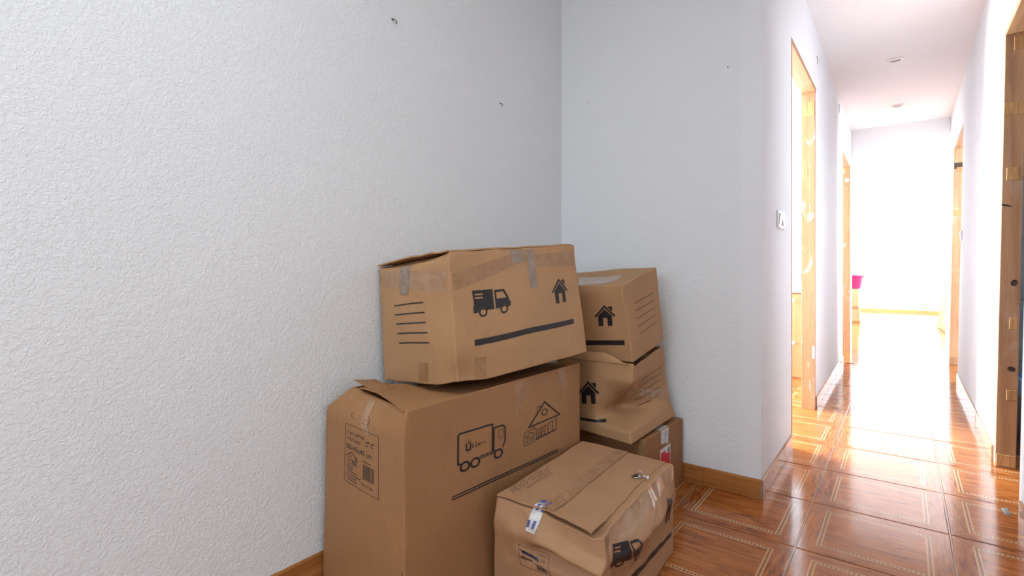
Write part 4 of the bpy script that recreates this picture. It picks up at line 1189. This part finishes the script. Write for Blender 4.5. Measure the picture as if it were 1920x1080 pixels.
# chest with white top seen through the first left doorway
ch = thing('wooden_cabinet', 'orange wooden cabinet with white top seen through the first left doorway', 'cabinet', (-1.15, 4.93, 0))
def cb(name, x0, x1, y0, y1, z0, z1, m, bev=0.002): return box_obj(name, x0, x1, y0, y1, z0, z1, m, ch, bev)
cb('carcass', -0.52, 0.52, -0.235, 0.25, 0.07, 0.765, M['cabinet'])
cb('plinth', -0.50, 0.50, -0.22, 0.23, 0.0, 0.07, M['skirting_x'])
cb('worktop', -0.54, 0.54, -0.27, 0.26, 0.765, 0.79, M['white_plastic'], 0.004)
for i in range(2):
    d = cb('door', -0.515 + i * 0.52, -0.005 + i * 0.52, -0.255, -0.235, 0.085, 0.75, M['cabinet'])
    for z in (0.36, 0.70):
        bm = bmesh.new(); add_lathe(bm, [(0.005, 0.0), (0.005, 0.010), (0.013, 0.016), (0.014, 0.022), (0.008, 0.027), (0.001, 0.028)], 14)
        o = bm_obj('knob', bm, M['white_plastic'], d, True); o.rotation_euler = (R90, 0, 0); o.location = (0.05 + i * 0.395, -0.255, z)
bm = bmesh.new(); pts = [(-1.35 + 0.03 * i, 4.80 + 0.02 * math.sin(i * 0.9), 0.795 + 0.05 * abs(math.sin(i * 0.35)) * (1 if i > 18 else 0.1)) for i in range(24)]
add_tube(bm, pts, 0.004, 6); tag(bm_obj('power_cable', bm, M['dark_steel'], None, True), 'thin cable lying on the white cabinet top', 'cable')

# bright room: two boxes with a pink bucket on top, a leaning sheet of board
bx = -0.885
for z0, z1, lab in ((0.0, 0.25, 'tan cardboard box on the floor under the pink bucket'), (0.2535, 0.60, 'tan cardboard box stacked directly beneath the pink bucket')):
    t = thing('carton', lab, 'box', (bx, 11.15, z0))
    w = 0.27 if z0 == 0 else 0.255
    bm = bmesh.new(); add_box(bm, -w, w, -0.2, 0.2, 0, z1 - z0, 0.004); bm_obj('body', bm, M['card_pale'], t)
    strip_z = 0.0 if z0 == 0 else 0.0
    box_obj('tape_band', -w - 0.001, w + 0.001, -0.202, 0.202, strip_z + 0.004, strip_z + 0.045, M['card_dark'], t)
    for s_ in (-1, 1): box_obj('flap', -w + 0.004, w - 0.004, s_ * 0.1 - 0.096, s_ * 0.1 + 0.096, z1 - z0 - 0.002, z1 - z0 + 0.001, M['card_pale'], t)
t = thing('pink_bucket', 'pink plastic bucket standing on the cardboard boxes in the bright room', 'bucket', (-0.735, 11.1, 0.603))
bm = bmesh.new(); add_lathe(bm, [(0.001, 0.0), (0.125, 0.0), (0.132, 0.01), (0.165, 0.225), (0.173, 0.23), (0.173, 0.25), (0.165, 0.25), (0.158, 0.22), (0.125, 0.012), (0.001, 0.012)], 32, close=False)
bm_obj('shell', bm, M['pink'], t, True, 50)
bm = bmesh.new(); add_tube(bm, [(0.175 * math.cos(a), -0.05 * math.sin(a), 0.225 + 0.07 * math.sin(a)) for a in [math.pi * i / 16 for i in range(17)]], 0.004, 6); bm_obj('handle', bm, M['white_plastic'], t, True)
for s_ in (-1, 1):
    bm = bmesh.new(); add_box(bm, s_ * 0.173 - 0.008, s_ * 0.173 + 0.008, -0.015, 0.015, 0.195, 0.24, 0.003); bm_obj('handle_lug', bm, M['pink'], t)
t = thing('leaning_board', 'folded cardboard sheet leaning against the wall at the right of the bright room', 'cardboard', (0.0, 0.0, 0.0))
def lean_sheet(name, off, th, s0, s1, z0, z1, mat):
    bm = bmesh.new()
    def P_(s, z, o): return (0.446 + 0.085 * s + 0.17 * z + off + o, 11.1 - 1.4 * s, z + 0.004)
    add_hex(bm, [P_(s, z, o) for z in (z0, z1) for s in (s0, s1) for o in (0, th)])
    return bm_obj(name, bm, mat, t)
lean_sheet('sheet', 0.0, 0.014, 0.0, 0.90, 0.0, 0.95, M['card_dark'])
lean_sheet('sheet', 0.017, 0.014, 0.06, 1.0, 0.0, 0.86, M['card_dark'])
lean_sheet('printed_strip', -0.002, 0.0025, 0.42, 0.56, 0.10, 0.24, M['grey_print'])
lean_sheet('printed_strip', -0.002, 0.0025, 0.44, 0.60, 0.25, 0.46, M['print_blue'])
lean_sheet('printed_strip', -0.002, 0.0025, 0.50, 0.64, 0.47, 0.66, M['grey_print'])
t2 = thing('carton', 'tan cardboard box behind the leaning cardboard sheet', 'box', (0.99, 10.4, 0.0))
box_obj('body', -0.27, 0.27, -0.3, 0.3, 0.0, 0.78, M['card_pale'], t2, 0.004)
box_obj('tape_band', -0.271, 0.271, -0.03, 0.03, 0.70, 0.781, M['card_dark'], t2)

# bathroom seen past the near right doorway: tiled end wall and a storage crate with blue lid
bm = bmesh.new(); add_box(bm, XR(4.4) + T + 0.06, 2.19, 4.432, 4.449, 0.0, 2.3)
tw = tag(struct(bm_obj('wall_bathroom_tiling', bm, M['joint_grey'])), 'grey glazed tiling on the end wall of the bathroom')
gm = None
for r in range(6):
    for i in range(4):
        x0 = XR(4.4) + T + 0.062 + i * 0.42
        if gm is None:
            bm = bmesh.new(); add_box(bm, 0, 0.416, -0.004, 0, 0, 0.376, 0.001, 1); o = bm_obj('wall_tile', bm, M['grey_tile'], tw); gm = o.data
        else: o = link_mesh('wall_tile', gm, None, tw)
        o.location = (x0, 4.432, 0.004 + r * 0.38)
t = thing('storage_crate', 'dark storage crate with bright blue lid behind the near right door frame', 'crate', (0.70, 3.80, 0.0))
box_obj('body', -0.20, 0.22, -0.15, 0.15, 0.0, 0.29, M['maroon'], t, 0.008)
box_obj('lid', -0.215, 0.235, -0.165, 0.165, 0.29, 0.375, M['blue_plastic'], t, 0.008)
for s_ in (-1, 1): box_obj('clip', s_ * 0.12 - 0.02, s_ * 0.12 + 0.02, -0.172, -0.150, 0.24, 0.31, M['blue_plastic'], t, 0.003)
